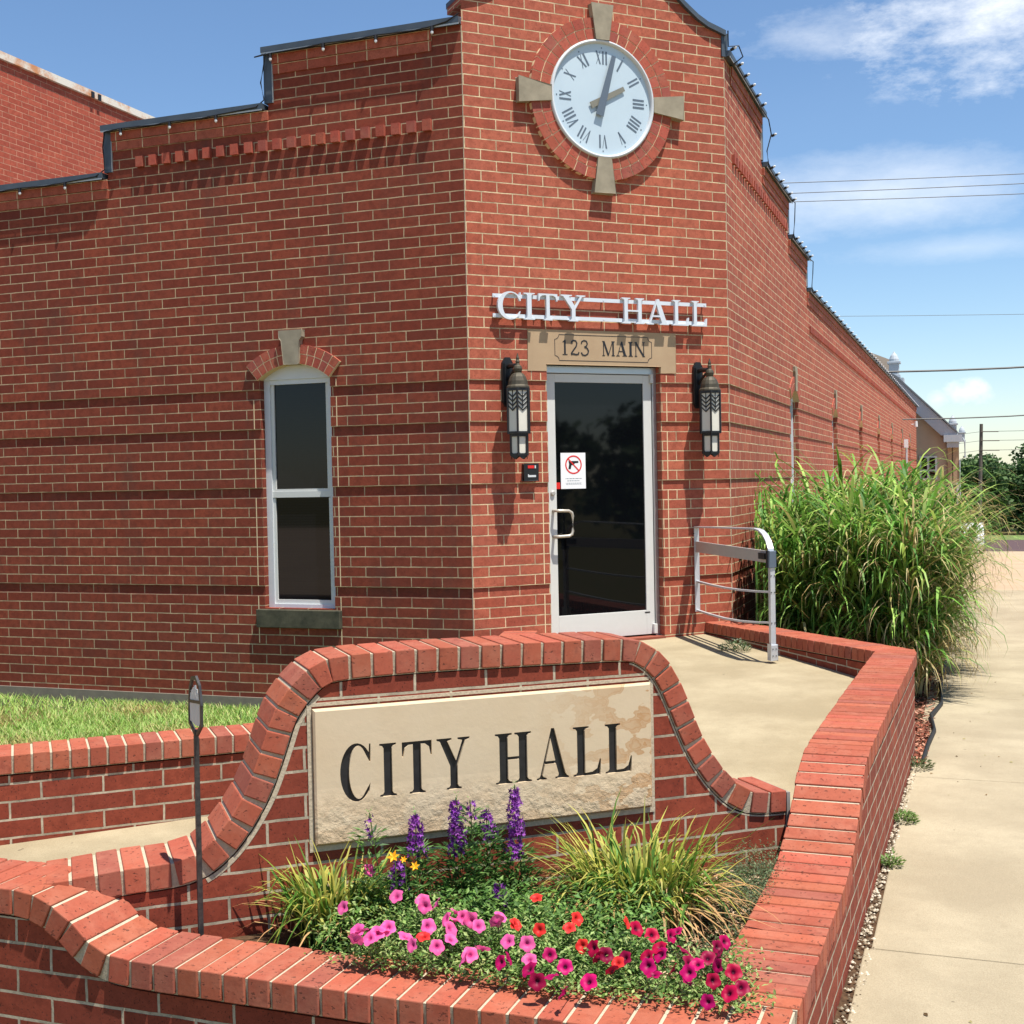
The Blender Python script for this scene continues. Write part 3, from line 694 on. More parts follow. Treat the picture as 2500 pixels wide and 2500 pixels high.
def hand(name, ang, r0, r1, w0, w1, d, mat):
    m = MB(); ca, sa = math.cos(ang), math.sin(ang)
    q = [(-w0 / 2, r0), (w0 / 2, r0), (w1 / 2, r1), (-w1 / 2, r1)]; pp = [(x * ca + y * sa, -x * sa + y * ca) for x, y in q]
    m.hexa([TC(Vector((x, y, d))) for x, y in pp], [TC(Vector((x, y, d + .004))) for x, y in pp]); m.build(name, mat, ck)
hand('hour_hand', R_(62), -.125, .225, .052, .038, .040, M['clocktan'])
hand('minute_hand', R_(16), -.14, .37, .072, .038, .052, M['clockgrey'])

# ================================================================== CITY HALL letter sign
sg = thing('letter_sign', 'white raised letters CITY HALL on two rails above the door', 'sign', FC(1.19, .58, .04))
for z0, z1 in ((.641, .671), (.486, .516)):
    m_ = MB(); bxc(m_, .204, 2.18, z0, z1, .028, .036)
    for u in (.22, 1.19, 2.16): bxc(m_, u - .006, u + .006, z0 + .01, z0 + .02, .0, .038)
    m_.build('rail', M['letter_w'], sg)
ZB, ZT = .474, .684
for ch, u0, u1 in (('C', .236, .436), ('I', .462, .557), ('T', .590, .757), ('Y', .788, 1.010), ('H', 1.345, 1.557), ('A', 1.583, 1.793), ('L', 1.832, 1.990), ('L', 2.018, 2.170)):
    m_ = MB(); z0, z1 = (ZB, ZT); m_.prism(place(ch, u0, u1, z0, z1, .13), FC, .037, .062)
    m_.build('letter', M['letter_w'], sg)

# ================================================================== wall lanterns
def lantern(uc, label):
    L_ = thing('wall_lantern', label, 'lamp', FC(uc - .1, -.1, 0), 'lanterns beside the door'); dA = .160
    pl = MB(); pl.prism([[(uc - .068, -.175), (uc - .043, -.21), (uc - .003, -.21), (uc + .022, -.175), (uc + .022, .135), (uc - .003, .175), (uc - .043, .175), (uc - .068, .135)]], FC, 0, .022)
    pl.prism([[(uc - .053, -.17), (uc + .007, -.17), (uc + .007, .13), (uc - .053, .13)]], FC, .022, .034)
    pl.build('back_plate', M['black_m'], L_, bevel=.004)
    am = MB(); am.tube([FC(uc - .023, .10, .02), FC(uc - .018, .108, .06), FC(uc - .008, .104, .11), FC(uc, .10, dA)], [.018, .02, .018, .02], 8); am.tube([FC(uc - .023, -.02, .02), FC(uc - .015, .03, .06), FC(uc - .006, .070, .11), FC(uc, .083, dA)], .011, 8); am.build('arm', M['black_m'], L_, smooth=True)
    TLn = lambda p: FC(uc + p.x, p.y * 0 + p.z, dA + p.y)
    cp = MB(); cp.lathe([(.092, -.075), (.090, -.062), (.078, -.050), (.074, -.02), (.062, .012), (.045, .035), (.028, .045), (.032, .055), (.036, .075), (.030, .095), (.018, .105), (.014, .12), (.018, .13), (.012, .145), (.013, .16), (.008, .175), (.003, .195)], TLn, 14); cp.build('cap', M['bronze'], L_, smooth=False)
    fr = MB(); gl = MB()
    def hexring(r, z): return [(r * math.sin(R_(30 + 60 * k)), r * math.cos(R_(30 + 60 * k)), z) for k in range(6)]
    def post(r, k, z0, z1, w):
        a = hexring(r, z0)[k]; fr.tube([TLn(Vector(a)), TLn(Vector((a[0], a[1], z1)))], w, 6)
    def band(r, z0, z1, t):
        o0 = hexring(r + t, z0); 
        for k in range(6):
            p, q = hexring(r + t, 0)[k], hexring(r + t, 0)[(k + 1) % 6]; p2, q2 = hexring(r - t, 0)[k], hexring(r - t, 0)[(k + 1) % 6]
            fr.hexa([TLn(Vector((a[0], a[1], z0))) for a in (p, q, q2, p2)], [TLn(Vector((a[0], a[1], z1))) for a in (p, q, q2, p2)])
    for r, z0, z1 in ((.092, -.43, -.075), (.072, -.60, -.43)):
        band(r, z1 - .022, z1, .005); band(r, z0, z0 + .018, .005)
        for k in range(6):
            post(r, k, z0, z1, .0085)
            a, b = [Vector(hexring(r - .006, 0)[(k + j) % 6]) for j in (0, 1)]
            gl.face([TLn(Vector((a.x, a.y, z0))), TLn(Vector((b.x, b.y, z0))), TLn(Vector((b.x, b.y, z1))), TLn(Vector((a.x, a.y, z1)))])
            # chevron fretwork at the head of every tall pane, pointed foot on the short ones
            def TP(u, v, d=0):
                p = a.lerp(b, u); nn = Vector((b.y - a.y, a.x - b.x, 0)).normalized()
                if nn.dot(a) < 0: nn = -nn
                p = p + nn * d; return TLn(Vector((p.x, p.y, v)))
            if z1 > -.1:
                for j in range(4):
                    zz = z1 - .045 - j * .034
                    for s0 in (0, 1):
                        e = 0.06 if s0 == 0 else .94
                        fr.hexa([TP(e, zz, .001), TP(.5, zz - .034, .001), TP(.5, zz - .034, .006), TP(e, zz, .006)], [TP(e, zz + .013, .001), TP(.5, zz - .021, .001), TP(.5, zz - .021, .006), TP(e, zz + .013, .006)])
                fr.hexa([TP(.47, z1 - .16, .001), TP(.53, z1 - .16, .001), TP(.53, z1 - .16, .0065), TP(.47, z1 - .16, .0065)], [TP(.47, z1 - .02, .001), TP(.53, z1 - .02, .001), TP(.53, z1 - .02, .0065), TP(.47, z1 - .02, .0065)])
            else:
                for e in (0, 1):
                    fr.hexa([TP(e, z0 - .004, .001), TP(.5, z0 - .028, .001), TP(.5, z0 - .028, .006), TP(e, z0 - .004, .006)], [TP(e, z0 + .03, .001), TP(.5, z0 + .002, .001), TP(.5, z0 + .002, .006), TP(e, z0 + .03, .006)])
    fl_ = MB(); pts_ = [TLn(Vector(a)) for a in hexring(.085, -.431)]; fr.face(pts_); fr.face([TLn(Vector(a)) for a in hexring(.066, -.60)])
    fr.build('cage', M['black_m'], L_); gl.build('lantern_glass', M['lamp_g'], L_)
lantern(.35, 'black lantern with chevron panes, left of the glass door')
lantern(2.12, 'black lantern with chevron panes, right of the glass door')

# card reader
cr = thing('card_reader', 'small black card reader with red light by the door', 'card reader', FC(.51, -.72, 0))
m_ = MB(); m_.prism([rect(.448, .566, -.795, -.665)], FC, 0, .045); m_.build('housing', M['black_m'], cr, bevel=.006)
m_ = MB(); m_.prism([rect(.475, .530, -.698, -.675)], FC, .044, .048); m_.build('indicator', M['red'], cr)
m_ = MB(); m_.prism([rect(.475, .545, -.768, -.752)], FC, .044, .047); m_.prism([rect(.535, .546, -.698, -.675)], FC, .044, .047); m_.prism([rect(.475, .483, -.752, -.745)], FC, .044, .047); m_.build('reader_label', M['frame_w'], cr)
# notices on the glass
no = thing('door_notice', 'white no guns notice with red circle stuck on the door glass', 'sign', FC(.95, -.7, dd))
gz = dd - .0105
m_ = MB(); m_.prism([rect(.838, 1.066, -.868, -.575)], FC, gz, gz + .0015); m_.build('card', M['paper'], no)
m_ = MB(); cx, cz, rr = .955, -.672, .076
m_.prism([[(cx + rr * math.cos(2 * math.pi * k / 40), cz + rr * math.sin(2 * math.pi * k / 40)) for k in range(40)], [(cx + (rr - .011) * math.cos(-2 * math.pi * k / 40), cz + (rr - .011) * math.sin(-2 * math.pi * k / 40)) for k in range(40)]], FC, gz + .0015, gz + .0028)
stroke(m_, [(cx - .048, cz + .048), (cx + .048, cz - .048)], .010, FC, gz + .0015, gz + .0033); m_.build('red_circle', M['red'], no)
m_ = MB(); m_.prism([[(cx - .045, cz + .03), (cx + .045, cz + .03), (cx + .045, cz + .014), (cx + .012, cz + .012), (cx + .004, cz - .004), (cx - .018, cz - .004), (cx - .026, cz - .036), (cx - .048, cz - .036), (cx - .040, cz + .004)]], FC, gz + .0015, gz + .0023); m_.build('pistol_mark', M['black_m'], no)
m_ = MB()
for z, a, b, h in ((-.788, .880, 1.03, .005), (-.806, .895, 1.01, .005), (-.822, .880, 1.03, .002), (-.828, .885, 1.02, .002), (-.834, .885, 1.03, .002)):
    u = a
    while u < b:
        w = rnd.uniform(.006, .02); m_.prism([rect(u, min(u + w, b), z, z + h)], FC, gz + .0015, gz + .0019); u += w + .004
m_.build('small_print', M['clockgrey'], no)
m_ = MB(); m_.prism([rect(.792, .830, -.868, -.815)], FC, gz, gz + .0015); tag(m_.build('door_sticker', M['red']), 'small red sticker beside the white notice on the glass', 'sticker')

# ================================================================== brick copings on the garden walls
CW, CH_ = .265, .085
def rowlock(name, path, parent, pitch=HC, over=.0, side=None, width=CW):
    """path: list of (Vector plan centre, z top); bricks on edge laid across it"""
    P3 = [Vector((p.x, p.y, z)) for p, z in path]
    # arc length resample
    d = [0]
    for a, b in zip(P3[:-1], P3[1:]): d.append(d[-1] + (b - a).length)
    n = max(1, round(d[-1] / pitch)); st = d[-1] / n
    def at(s):
        s = min(max(s, 0), d[-1]); i = max(k for k in range(len(d)) if d[k] <= s + 1e-9); i = min(i, len(P3) - 2)
        t = (s - d[i]) / max(d[i + 1] - d[i], 1e-9); return P3[i].lerp(P3[i + 1], t)
    br, mo = MB(), MB(); prev = None
    for k in range(n):
        a, b = at(k * st), at((k + 1) * st); t = (b - a).normalized(); h = Vector((t.x, t.y, 0)).normalized(); c = Vector((h.y, -h.x, 0))
        nn = Vector((0, 0, 1)) - t * t.z; nn.normalize()
        mid = (a + b) / 2; hw = (st - .0105) / 2 * (1 - .0); j = rnd.uniform(-.0015, .0015)
        W2 = width / 2 + rnd.uniform(-.002, .002)
        # narrow the foot where the course bends
        ta = (at((k + .5) * st) - at((k - .5) * st)).normalized() if k else t; tb = (at((k + 1.5) * st) - at((k + .5) * st)).normalized() if k < n - 1 else t
        bend = math.atan2(tb.z, math.hypot(tb.x, tb.y)) - math.atan2(ta.z, math.hypot(ta.x, ta.y))
        ft = hw + max(-.012, min(.004, -(-bend) * CH_ * .45 if bend < 0 else 0)); hd_ = hw - max(0, min(.01, 0))
        rot = rnd.uniform(-.012, .012)
        tt = (t + c * rot).normalized()
        top = [mid + nn * j - tt * hd_ - c * W2, mid + nn * j + tt * hd_ - c * W2, mid + nn * j + tt * hd_ + c * W2, mid + nn * j - tt * hd_ + c * W2]
        bot = [mid - nn * CH_ - tt * ft - c * W2, mid - nn * CH_ + tt * ft - c * W2, mid - nn * CH_ + tt * ft + c * W2, mid - nn * CH_ - tt * ft + c * W2]
        br.hexa(bot[::-1], top[::-1], cbrick(PT))
    for k in range(n * 2):
        a, b = at(k * st / 2), at((k + 1) * st / 2)
        def fr_(s):
            t = (at(s + st * .35) - at(s - st * .35)).normalized(); h = Vector((t.x, t.y, 0)).normalized(); return Vector((h.y, -h.x, 0)), (Vector((0, 0, 1)) - t * t.z).normalized()
        (c0, n0), (c1, n1) = fr_(k * st / 2), fr_((k + 1) * st / 2); w = width / 2 - .006
        wb = width / 2 - .013; B = [a - n0 * (CH_ + .004) - c0 * wb, b - n1 * (CH_ + .004) - c1 * wb, b - n1 * (CH_ + .004) + c1 * wb, a - n0 * (CH_ + .004) + c0 * wb]
        T_ = [a - n0 * .006 - c0 * w, b - n1 * .006 - c1 * w, b - n1 * .006 + c1 * w, a - n0 * .006 + c0 * w]
        mo.hexa(B[::-1], T_[::-1])
    o = br.build(name, M['coping'], parent, bevel=.004); mo.build('mortar_bed', M['mortar'], o); return o
def smooth_path(pts, plan, n=8):
    """Catmull-Rom through (s, z); plan(s)->Vector"""
    out = []
    P_ = [Vector((a, b)) for a, b in pts]; P_ = [P_[0] * 2 - P_[1]] + P_ + [P_[-1] * 2 - P_[-2]]
    for i in range(1, len(P_) - 2):
        for k in range(n):
            t = k / n; p0, p1, p2, p3 = P_[i - 1], P_[i], P_[i + 1], P_[i + 2]
            v = .5 * ((2 * p1) + (-p0 + p2) * t + (2 * p0 - 5 * p1 + 4 * p2 - p3) * t * t + (-p0 + 3 * p1 - 3 * p2 + p3) * t ** 3)
            out.append(v)
    out.append(P_[-2]); return [(plan(v.x), v.y) for v in out], out

# ---- front, right and return walls of the planter and ramp
pw = thing('planter_wall', 'low red brick garden wall with brick-on-edge coping by the sidewalk', 'wall', (3.2, -5.8, -2.62))
KX = .0177
outx = lambda y: KX * y + 3.327
# front run along y=-5.92 (outer face)
fprof = [(-.1, -2.066), (.2, -2.066), (.60, -2.066), (.80, -2.066), (.878, -2.074), (.930, -2.090), (.985, -2.118), (1.042, -2.155), (1.090, -2.200), (1.150, -2.232), (1.25, -2.244), (1.5, -2.247), (2.2, -2.249), (3.222, -2.25)]
pathF, rawF = smooth_path(fprof, lambda s: Vector((s, -5.92 + CW / 2 - .006)))
rowlock('coping', pathF, pw)
def wall_body(mb, T, raw, zb, drop, d0, d1, uo=0, voff=0):
    loop = [(raw[0][0], zb), (raw[-1][0], zb)] + [(p[0], p[1] - drop) for p in raw[::-1]]
    mb.prism([loop], T, d0, d1, uvf=lambda u, v: (u - uo + 60 * BL, v + 200 * HC + voff))
FF = lambda u, v, d=0: Vector((u, -5.92 - d, v))
mb = MB(); wall_body(mb, FF, [(p.x, p.y) for p in rawF], -2.95, CH_ + .012, -.253, -.012, voff=.0813 * .6)
# right run
yprof = [(-5.92 + CW, -2.25), (-5.2, -2.249), (-4.7, -2.243), (-4.45, -2.225), (-4.28, -2.185), (-4.12, -2.125), (-3.98, -2.045), (-3.86, -1.99), (-3.72, -1.962), (-3.5, -1.95), (-2.6, -1.945), (-1.5, -1.95), (-.55, -1.957)]
pathR, rawR = smooth_path(yprof, lambda s: Vector((outx(s) - CW / 2 + .006, s)))
rowlock('coping', pathR, pw)
FRW = lambda u, v, d=0: Vector((outx(u) + d, u, v))
wall_body(mb, FRW, [(p.x, p.y) for p in rawR], -2.75, CH_ + .012, -.253, -.012, voff=-.0813 * .35)
# return run to the building
A0, A1 = Vector((3.185, -.50)), Vector((1.60, 1.60)); dirr = (A1 - A0).normalized()
A0 = Vector((3.187, -.48))
yr = [(0, -1.96), (1.3, -1.995), ((A1 - A0).length, -2.03)]
pathB, rawB = smooth_path(yr, lambda s: A0 + dirr * s)
rowlock('coping', pathB, pw)
cB = Vector((dirr.y, -dirr.x)); FB = lambda u, v, d=0: Vector((A0.x + dirr.x * u + cB.x * d, A0.y + dirr.y * u + cB.y * d, v))
wall_body(mb, FB, [(p.x, p.y) for p in rawB], -2.75, CH_ + .012, -.12, .12)
mb.build('wall_body', M['brick_p'], pw)
m_ = MB(); q3 = [Vector((3.052, -.545, 0)), Vector((3.317, -.545, 0)), Vector((3.30, -.405, 0))]
for z0, z1, c in ((-2.04, -1.959, cbrick(PT)),):
    i0 = [m_.vert((p.x, p.y, z0), c) for p in q3]; i1 = [m_.vert((p.x, p.y, z1), c) for p in q3]
    m_.idx(i1); m_.idx(i0[::-1])
    for k in range(3): m_.idx((i0[k], i0[(k + 1) % 3], i1[(k + 1) % 3], i1[k]))
m_.build('corner_brick', M['coping'], pw)

# ---- sign wall
sw = thing('sign_wall', 'curved top brick sign wall carrying the carved CITY HALL stone', 'sign wall', FS(.63, -2.4, 0))
sprof = [(-.975, -2.070), (-.85, -2.068), (-.70, -2.058), (-.62, -2.053), (-.50, -2.050), (-.42, -2.036), (-.35, -1.985), (-.29, -1.91), (-.24, -1.825), (-.205, -1.74), (-.18, -1.67), (-.145, -1.575), (-.085, -1.49), (0.0, -1.418), (.10, -1.396), (.35, -1.389), (.65, -1.391), (.95, -1.396), (1.15, -1.400), (1.245, -1.412), (1.325, -1.458), (1.385, -1.525), (1.430, -1.61), (1.475, -1.72), (1.52, -1.82), (1.57, -1.90), (1.63, -1.975), (1.70, -2.03), (1.78, -2.048), (1.885, -2.052)]
pathS, rawS = smooth_path(sprof, lambda s: Vector((AS.x + DS.x * s - NS.x * (CW / 2 - .012), AS.y + DS.y * s - NS.y * (CW / 2 - .012))), 5)
rowlock('coping', pathS, sw)
mb = MB()
# body follows the underside of the coping (offset along the curve normal)
und = []
for i, p in enumerate(rawS):
    a = rawS[max(i - 1, 0)]; b = rawS[min(i + 1, len(rawS) - 1)]; t = (b - a).normalized(); und.append((p.x + t.y * (CH_ + .008), p.y - t.x * (CH_ + .008)))
cl_ = [und[0]]
for q in und[1:]:
    if q[0] > cl_[-1][0] + .004: cl_.append(q)
loop = [(cl_[0][0], -2.6), (cl_[-1][0], -2.6)] + cl_[::-1]
mb.prism([loop], FS, -.235, 0.0, uvf=lambda u, v: (u + 60 * BL - .095, v + 200 * HC + .0))
mb.build('wall_body', M['brick_p'], sw)
# mortar fillet beside the curve
m_ = MB()
for side in (0, 1):
    pts = [q for q in cl_ if (-.40 < q[0] < .02 if side == 0 else q[0] > 1.2)]
    for a, b in zip(pts[:-1], pts[1:]):
        t = (Vector(b) - Vector(a)).normalized(); w0 = .016 if side == 0 else .006; nn = Vector((t.y, -t.x)) * w0
        q = [a, b, (b[0] + nn.x, b[1] + nn.y), (a[0] + nn.x, a[1] + nn.y)]
        m_.hexa([FS(x, y, -.01) for x, y in q], [FS(x, y, .0015 if side == 0 else .0005) for x, y in q])
for q in (rect(-.028, -.012, -2.075, -1.56), rect(1.286, 1.302, -2.075, -1.57), rect(-.012, 1.286, -2.075, -2.055), rect(-.012, 1.286, -1.568, -1.556)): m_.prism([q], FS, -.01, .004)
m_.build('mortar_joint', M['mortar'], sw)
# carved stone
zb, zt = -2.050, -1.576
lets = (('C', .080, .190, -1.905, -1.709), ('I', .221, .282, -1.902, -1.714), ('T', .303, .413, -1.902, -1.716), ('Y', .431, .555, -1.902, -1.716), ('H', .652, .793, -1.903, -1.718), ('A', .812, .941, -1.903, -1.714), ('L', .959, 1.071, -1.904, -1.719), ('L', 1.089, 1.199, -1.905, -1.719))
def TSt(u, v, d): return Vector((u, -d, v))       # stone is modelled in its own upright frame
mS = MB(); c1 = .007; fd = .024
holes = [place(*l) for l in lets]; outer = rect(-.010 + c1, 1.284 - c1, zb + c1, zt - c1)
def rs(loop, ccw):
    ar_ = sum(a[0] * b[1] - b[0] * a[1] for a, b in zip(loop, loop[1:] + loop[:1])); return loop if (ar_ > 0) == ccw else loop[::-1]
lp = [rs(outer, True)] + [rs(h[0], False) for h in holes]
mS.prism(lp, TSt, .013, fd)
for h in holes:
    if len(h) > 1: mS.prism([rs(h[1], True)], TSt, .013, fd)
b0 = rect(-.010, 1.284, zb, zt); b1 = rect(-.010, 1.284, zb, zt); q0 = [TSt(u, v, -.03) for u, v in b0]; q1 = [TSt(u, v, .017) for u, v in b1]; q2 = [TSt(u, v, fd) for u, v in outer]
for k in range(4):
    j = (k + 1) % 4; mS.face([q0[k], q0[j], q1[j], q1[k]]); mS.face([q1[k], q1[j], q2[j], q2[k]])
st_o = mS.build('name_stone', M['plaque']); 
mF = MB()
for l, h in zip(lets, holes):
    q = rect(l[1] - .004, l[2] + .004, l[3] - .006, l[4] + .006); mF.face([TSt(u, v, .0135) for u, v in q])
fl_o = mF.build('letter_paint', M['dark_paint'])
MX = Matrix(((DS.x, -NS.x, 0, AS.x), (DS.y, -NS.y, 0, AS.y), (0, 0, 1, 0), (0, 0, 0, 1)))
st_o.matrix_world = MX; st_o.parent = sw; st_o.matrix_parent_inverse = sw.matrix_world.inverted()
fl_o.parent = st_o
# joint where the sign wall meets the right wall
m_ = MB(); m_.prism([[(1.882, -2.35), (1.897, -2.35), (1.897, -2.06), (1.882, -2.06)]], FS, -.235, .010); m_.build('sealant_joint', M['sealant'], sw)

# ---- rear wall between ramp and lawn
rw = thing('lawn_wall', 'low brick wall holding the lawn behind the ramp', 'wall', (-.36, -4.6, -2.62))
eR = Vector((.7468, .6651)); B0 = Vector((-.358, -4.594)); nR = Vector((eR.y, -eR.x))
ps = lambda s: B0 + eR * s - nR * (CW / 2 - .006)
pA, rA = smooth_path([(-4.5, -1.98), (-2, -1.98), (2.02, -1.98)], ps)
rowlock('coping', pA, rw)
FRr = lambda u, v, d=0: Vector((B0.x + eR.x * u + nR.x * d, B0.y + eR.y * u + nR.y * d, v))
mb = MB(); wall_body(mb, FRr, [(p.x, p.y) for p in rA], -2.75, CH_ + .012, -.25, -.012, uo=.1)
E0 = ps(2.02); E1 = Vector((.30, .26)); dE = (E1 - E0).normalized()
pE, rE = smooth_path([(.14, -1.98), (2, -1.98), ((E1 - E0).length, -1.98)], lambda s: E0 + dE * s)
rowlock('coping', pE, rw); cE = Vector((dE.y, -dE.x)); FE = lambda u, v, d=0: Vector((E0.x + dE.x * u + cE.x * d, E0.y + dE.y * u + cE.y * d, v))
wall_body(mb, FE, [(p.x, p.y) for p in rE], -2.75, CH_ + .012, -.12, .12); mb.build('wall_body', M['brick_p'], rw)

# ================================================================== ground
def gz_(y):
    pts = [(-200, -2.62), (11.7, -2.62), (60, -4.83), (95, -6.02), (112, -6.45), (900, -6.6)]
    for (a, za), (b, zb_) in zip(pts[:-1], pts[1:]):
        if a <= y <= b: return za + (zb_ - za) * (y - a) / (b - a)
mb = MB(); ys = [-200, -40, -10, 0, 11.7, 36, 60, 78, 95, 104, 112, 300, 900]; xs = [-300, -60, -16, 2, 8, 60, 300]
def strip(mb, x0, x1, ylist, off):
    for a, b in zip(ylist[:-1], ylist[1:]): mb.face([(x0, a, gz_(a) + off), (x1, a, gz_(a) + off), (x1, b, gz_(b) + off), (x0, b, gz_(b) + off)])
for a, b in zip(xs[:-1], xs[1:]): strip(mb, a, b, ys, -.12)
tag(mb.build('ground', M['earth']), kind='structure')
mb = MB(); strip(mb, 1.95, 60, [11.75, 36, 59.5], -.02); tag(mb.build('parking_lot', M['asphalt']), kind='structure')
mb = MB(); strip(mb, -60, 80, [59.6, 78, 94.8], -.016); tag(mb.build('road', M['asphalt2']), kind='structure')
mb = MB(); strip(mb, -60, 80, [95, 104, 112], -.012); tag(mb.build('verge', M['field']), kind='structure')
# porch and ramp
prz = lambda y: float(np.interp(y, [-6.2, -4.6, -4, -.33, 1.9], [-2.445, -2.385, -2.36, -2.165, -2.122]))
mb = MB(); g0 = 24
def porch_x(y):
    # between lawn wall (left) and garden wall (right)
    t = (y - (-4.594)) / .6651; xl = -.358 + .7468 * t
    return xl
ysl = sorted(list(np.linspace(-8.2, 1.72, g0)) + [-5.661, -5.659])
for a, b in zip(ysl[:-1], ysl[1:]):
    def lr(y):
        t = (y + 4.594) / .6651; xl = -.358 + .7468 * t - .05 if t < 2.02 else (E0.x + (E1.x - E0.x) * (y - E0.y) / (E1.y - E0.y) if y < .1 else y)
        if y < -5.66: xr = -.12
        elif y < -.5: xr = outx(y) - .2
        else: xr = 3.10 - (y + .5) * (1.35 / 2.1)
        return xl, max(xr, xl + .01)
    (l0, r0), (l1, r1) = lr(a), lr(b)
    if a < -5.75 <= b: pass
    mb.face([(l0, a, prz(a)), (r0, a, prz(a)), (r1, b, prz(b)), (l1, b, prz(b))])
tag(mb.build('porch_path', M['porch']), kind='structure')
# planter soil
mb = MB(); mb.face([(1.0, -5.68, -2.335), (3.02, -5.68, -2.335), (3.02, -4.02, -2.325), (2.9, -4.1, -2.325)]); tag(mb.build('planter_soil', M['soil']), kind='structure')
# sidewalk in slabs
mb = MB(); edges = [-9.5, -6.9, -4.13, -1.2, 1.7, 4.6, 7.5, 10.1, 11.72]
for a, b in zip(edges[:-1], edges[1:]):
    mb.box(3.275 if b < -2 else 3.30, a + .004, -2.78, 5.35, b - .004, -2.62)
tag(mb.build('sidewalk', M['sidewalk'], bevel=.006), kind='structure')
mb = MB(); mb.box(5.36, -40, -2.9, 5.52, 11.7, -2.625); tag(mb.build('kerb', M['sidewalk'], bevel=.02), kind='structure')
mb = MB(); mb.box(5.53, -40, -3, 14, 11.7, -2.76); mb.box(-30, -40, -2.9, 5.34, -9.6, -2.66); tag(mb.build('street', M['asphalt']), kind='structure')
mb = MB()
for k in range(70):
    x = rnd.uniform(3.36, 5.2); y = rnd.uniform(-6.5, 4); a = rnd.uniform(0, 6.3); l = rnd.uniform(.004, .014); c = rnd.choice((lin(120, 96, 60), lin(84, 66, 44), lin(150, 140, 96)))[:3]
    mb.face([(x + l * math.cos(a), y + l * math.sin(a), -2.617), (x - l * .5 * math.sin(a), y + l * .5 * math.cos(a), -2.612), (x - l * math.cos(a), y - l * math.sin(a), -2.616), (x + l * .5 * math.sin(a), y - l * .5 * math.cos(a), -2.617)], c)
tag(mb.build('litter', M['matte']), 'tiny dry leaf bits scattered on the pale sidewalk', 'leaf litter', kind='stuff')
# mulch bed
mb = MB(); mb.face([(1.72, -.3, -2.635), (3.34, -.9, -2.635), (3.36, 9.5, -2.635), (1.72, 9.5, -2.635)]); tag(mb.build('mulch_bed', M['soil']), kind='structure')
mb = MB()
for k in range(5200):
    y = rnd.uniform(-.9, 3.4); x = rnd.uniform(2.3 if y > .5 else 3.15, 3.37); z = -2.63 + rnd.random() * .03
    a = rnd.uniform(0, 6.3); l = rnd.uniform(.008, .03); w = rnd.uniform(.003, .008); e = rnd.uniform(-.4, .4)
    dx, dy = math.cos(a) * l, math.sin(a) * l; c = rnd.choice((lin(150, 92, 72), lin(124, 72, 56), lin(176, 130, 108), lin(96, 58, 46)))[:3]
    mb.face([(x - dx + dy * w / l, y - dy - dx * w / l, z - e * l), (x + dx + dy * w / l, y + dy - dx * w / l, z + e * l), (x + dx - dy * w / l, y + dy + dx * w / l, z + e * l + .003), (x - dx - dy * w / l, y - dy + dx * w / l, z - e * l + .003)], c)
tag(mb.build('bark_mulch', M['matte']), 'reddish bark chips spread beside the sidewalk edge', 'mulch', kind='stuff')
mb = MB(); pts = [(3.36, -.85, -2.60), (3.375, -.3, -2.595), (3.40, .2, -2.60), (3.36, .7, -2.59), (3.42, 1.3, -2.60), (3.39, 2.2, -2.6), (3.40, 6, -2.6)]
for a, b in zip(pts[:-1], pts[1:]): mb.hexa([(a[0], a[1], -2.66), (a[0] + .012, a[1], -2.66), (b[0] + .012, b[1], -2.66), (b[0], b[1], -2.66)], [(a[0], a[1], a[2]), (a[0] + .012, a[1], a[2]), (b[0] + .012, b[1], b[2]), (b[0], b[1], b[2])])
mb.tube([(p[0], p[1], p[2]) for p in pts], .012, 8)
tag(mb.build('bed_edging', M['edging']), 'wavy black plastic edging between mulch and sidewalk', 'edging')
mb = MB(); mb.face([(outx(-9) - .05, -9, -2.632), (3.31, -9, -2.632), (3.33, -.7, -2.632), (outx(-.7) - .05, -.7, -2.632)]); tag(mb.build('dirt_strip', M['soil']), kind='structure')
# pebbles at the wall foot
mb = MB()
for k in range(1300):
    y = rnd.uniform(-6.6, -.7); x = outx(y) + rnd.uniform(-.01, .06 if y < -4 else .03) ; r = rnd.uniform(.003, .010); z = -2.625 + r * .4; c = rnd.choice((lin(176, 164, 142), lin(140, 128, 108), lin(96, 84, 68), lin(196, 186, 166)))[:3]
    v = [(x + r, y, z), (x, y + r * rnd.uniform(.7, 1.3), z), (x - r, y, z), (x, y - r, z), (x, y, z + r * .8)]
    i = [mb.vert(p, c) for p in v]
    for q in ((0, 1, 4), (1, 2, 4), (2, 3, 4), (3, 0, 4)): mb.idx([i[j] for j in q])
tag(mb.build('gravel', M['matte']), 'pale pebbles along the foot of the garden wall', 'gravel', kind='stuff')

# ================================================================== plants
def rib(mb, pts, w, c, c2=None, side=None, prof=None):
    """ribbon blade along pts"""
    n = len(pts); last = None
    for i, p in enumerate(pts):
        d = (pts[min(i + 1, n - 1)] - pts[max(i - 1, 0)]).normalized()
        s = side if side is not None else d.cross(Vector((0, 0, 1)))
        if s.length < .05: s = Vector((1, 0, 0))
        s = s.normalized(); t = i / (n - 1)
        ww = w * (prof(t) if prof else (1 - t ** 2.2)) * .5 + .0002
        cc = c if c2 is None else tuple(c[k] + (c2[k] - c[k]) * t for k in range(3))
        a = mb.vert(p - s * ww, cc); b = mb.vert(p + s * ww, cc)
        if last: mb.idx((last[0], last[1], b, a))
        last = (a, b)
def jit(c, k=.2):
    f = 1 + rnd.uniform(-k, k); return (c[0] * f * (1 + rnd.uniform(-.08, .08)), c[1] * f, c[2] * f * (1 + rnd.uniform(-.1, .1)))
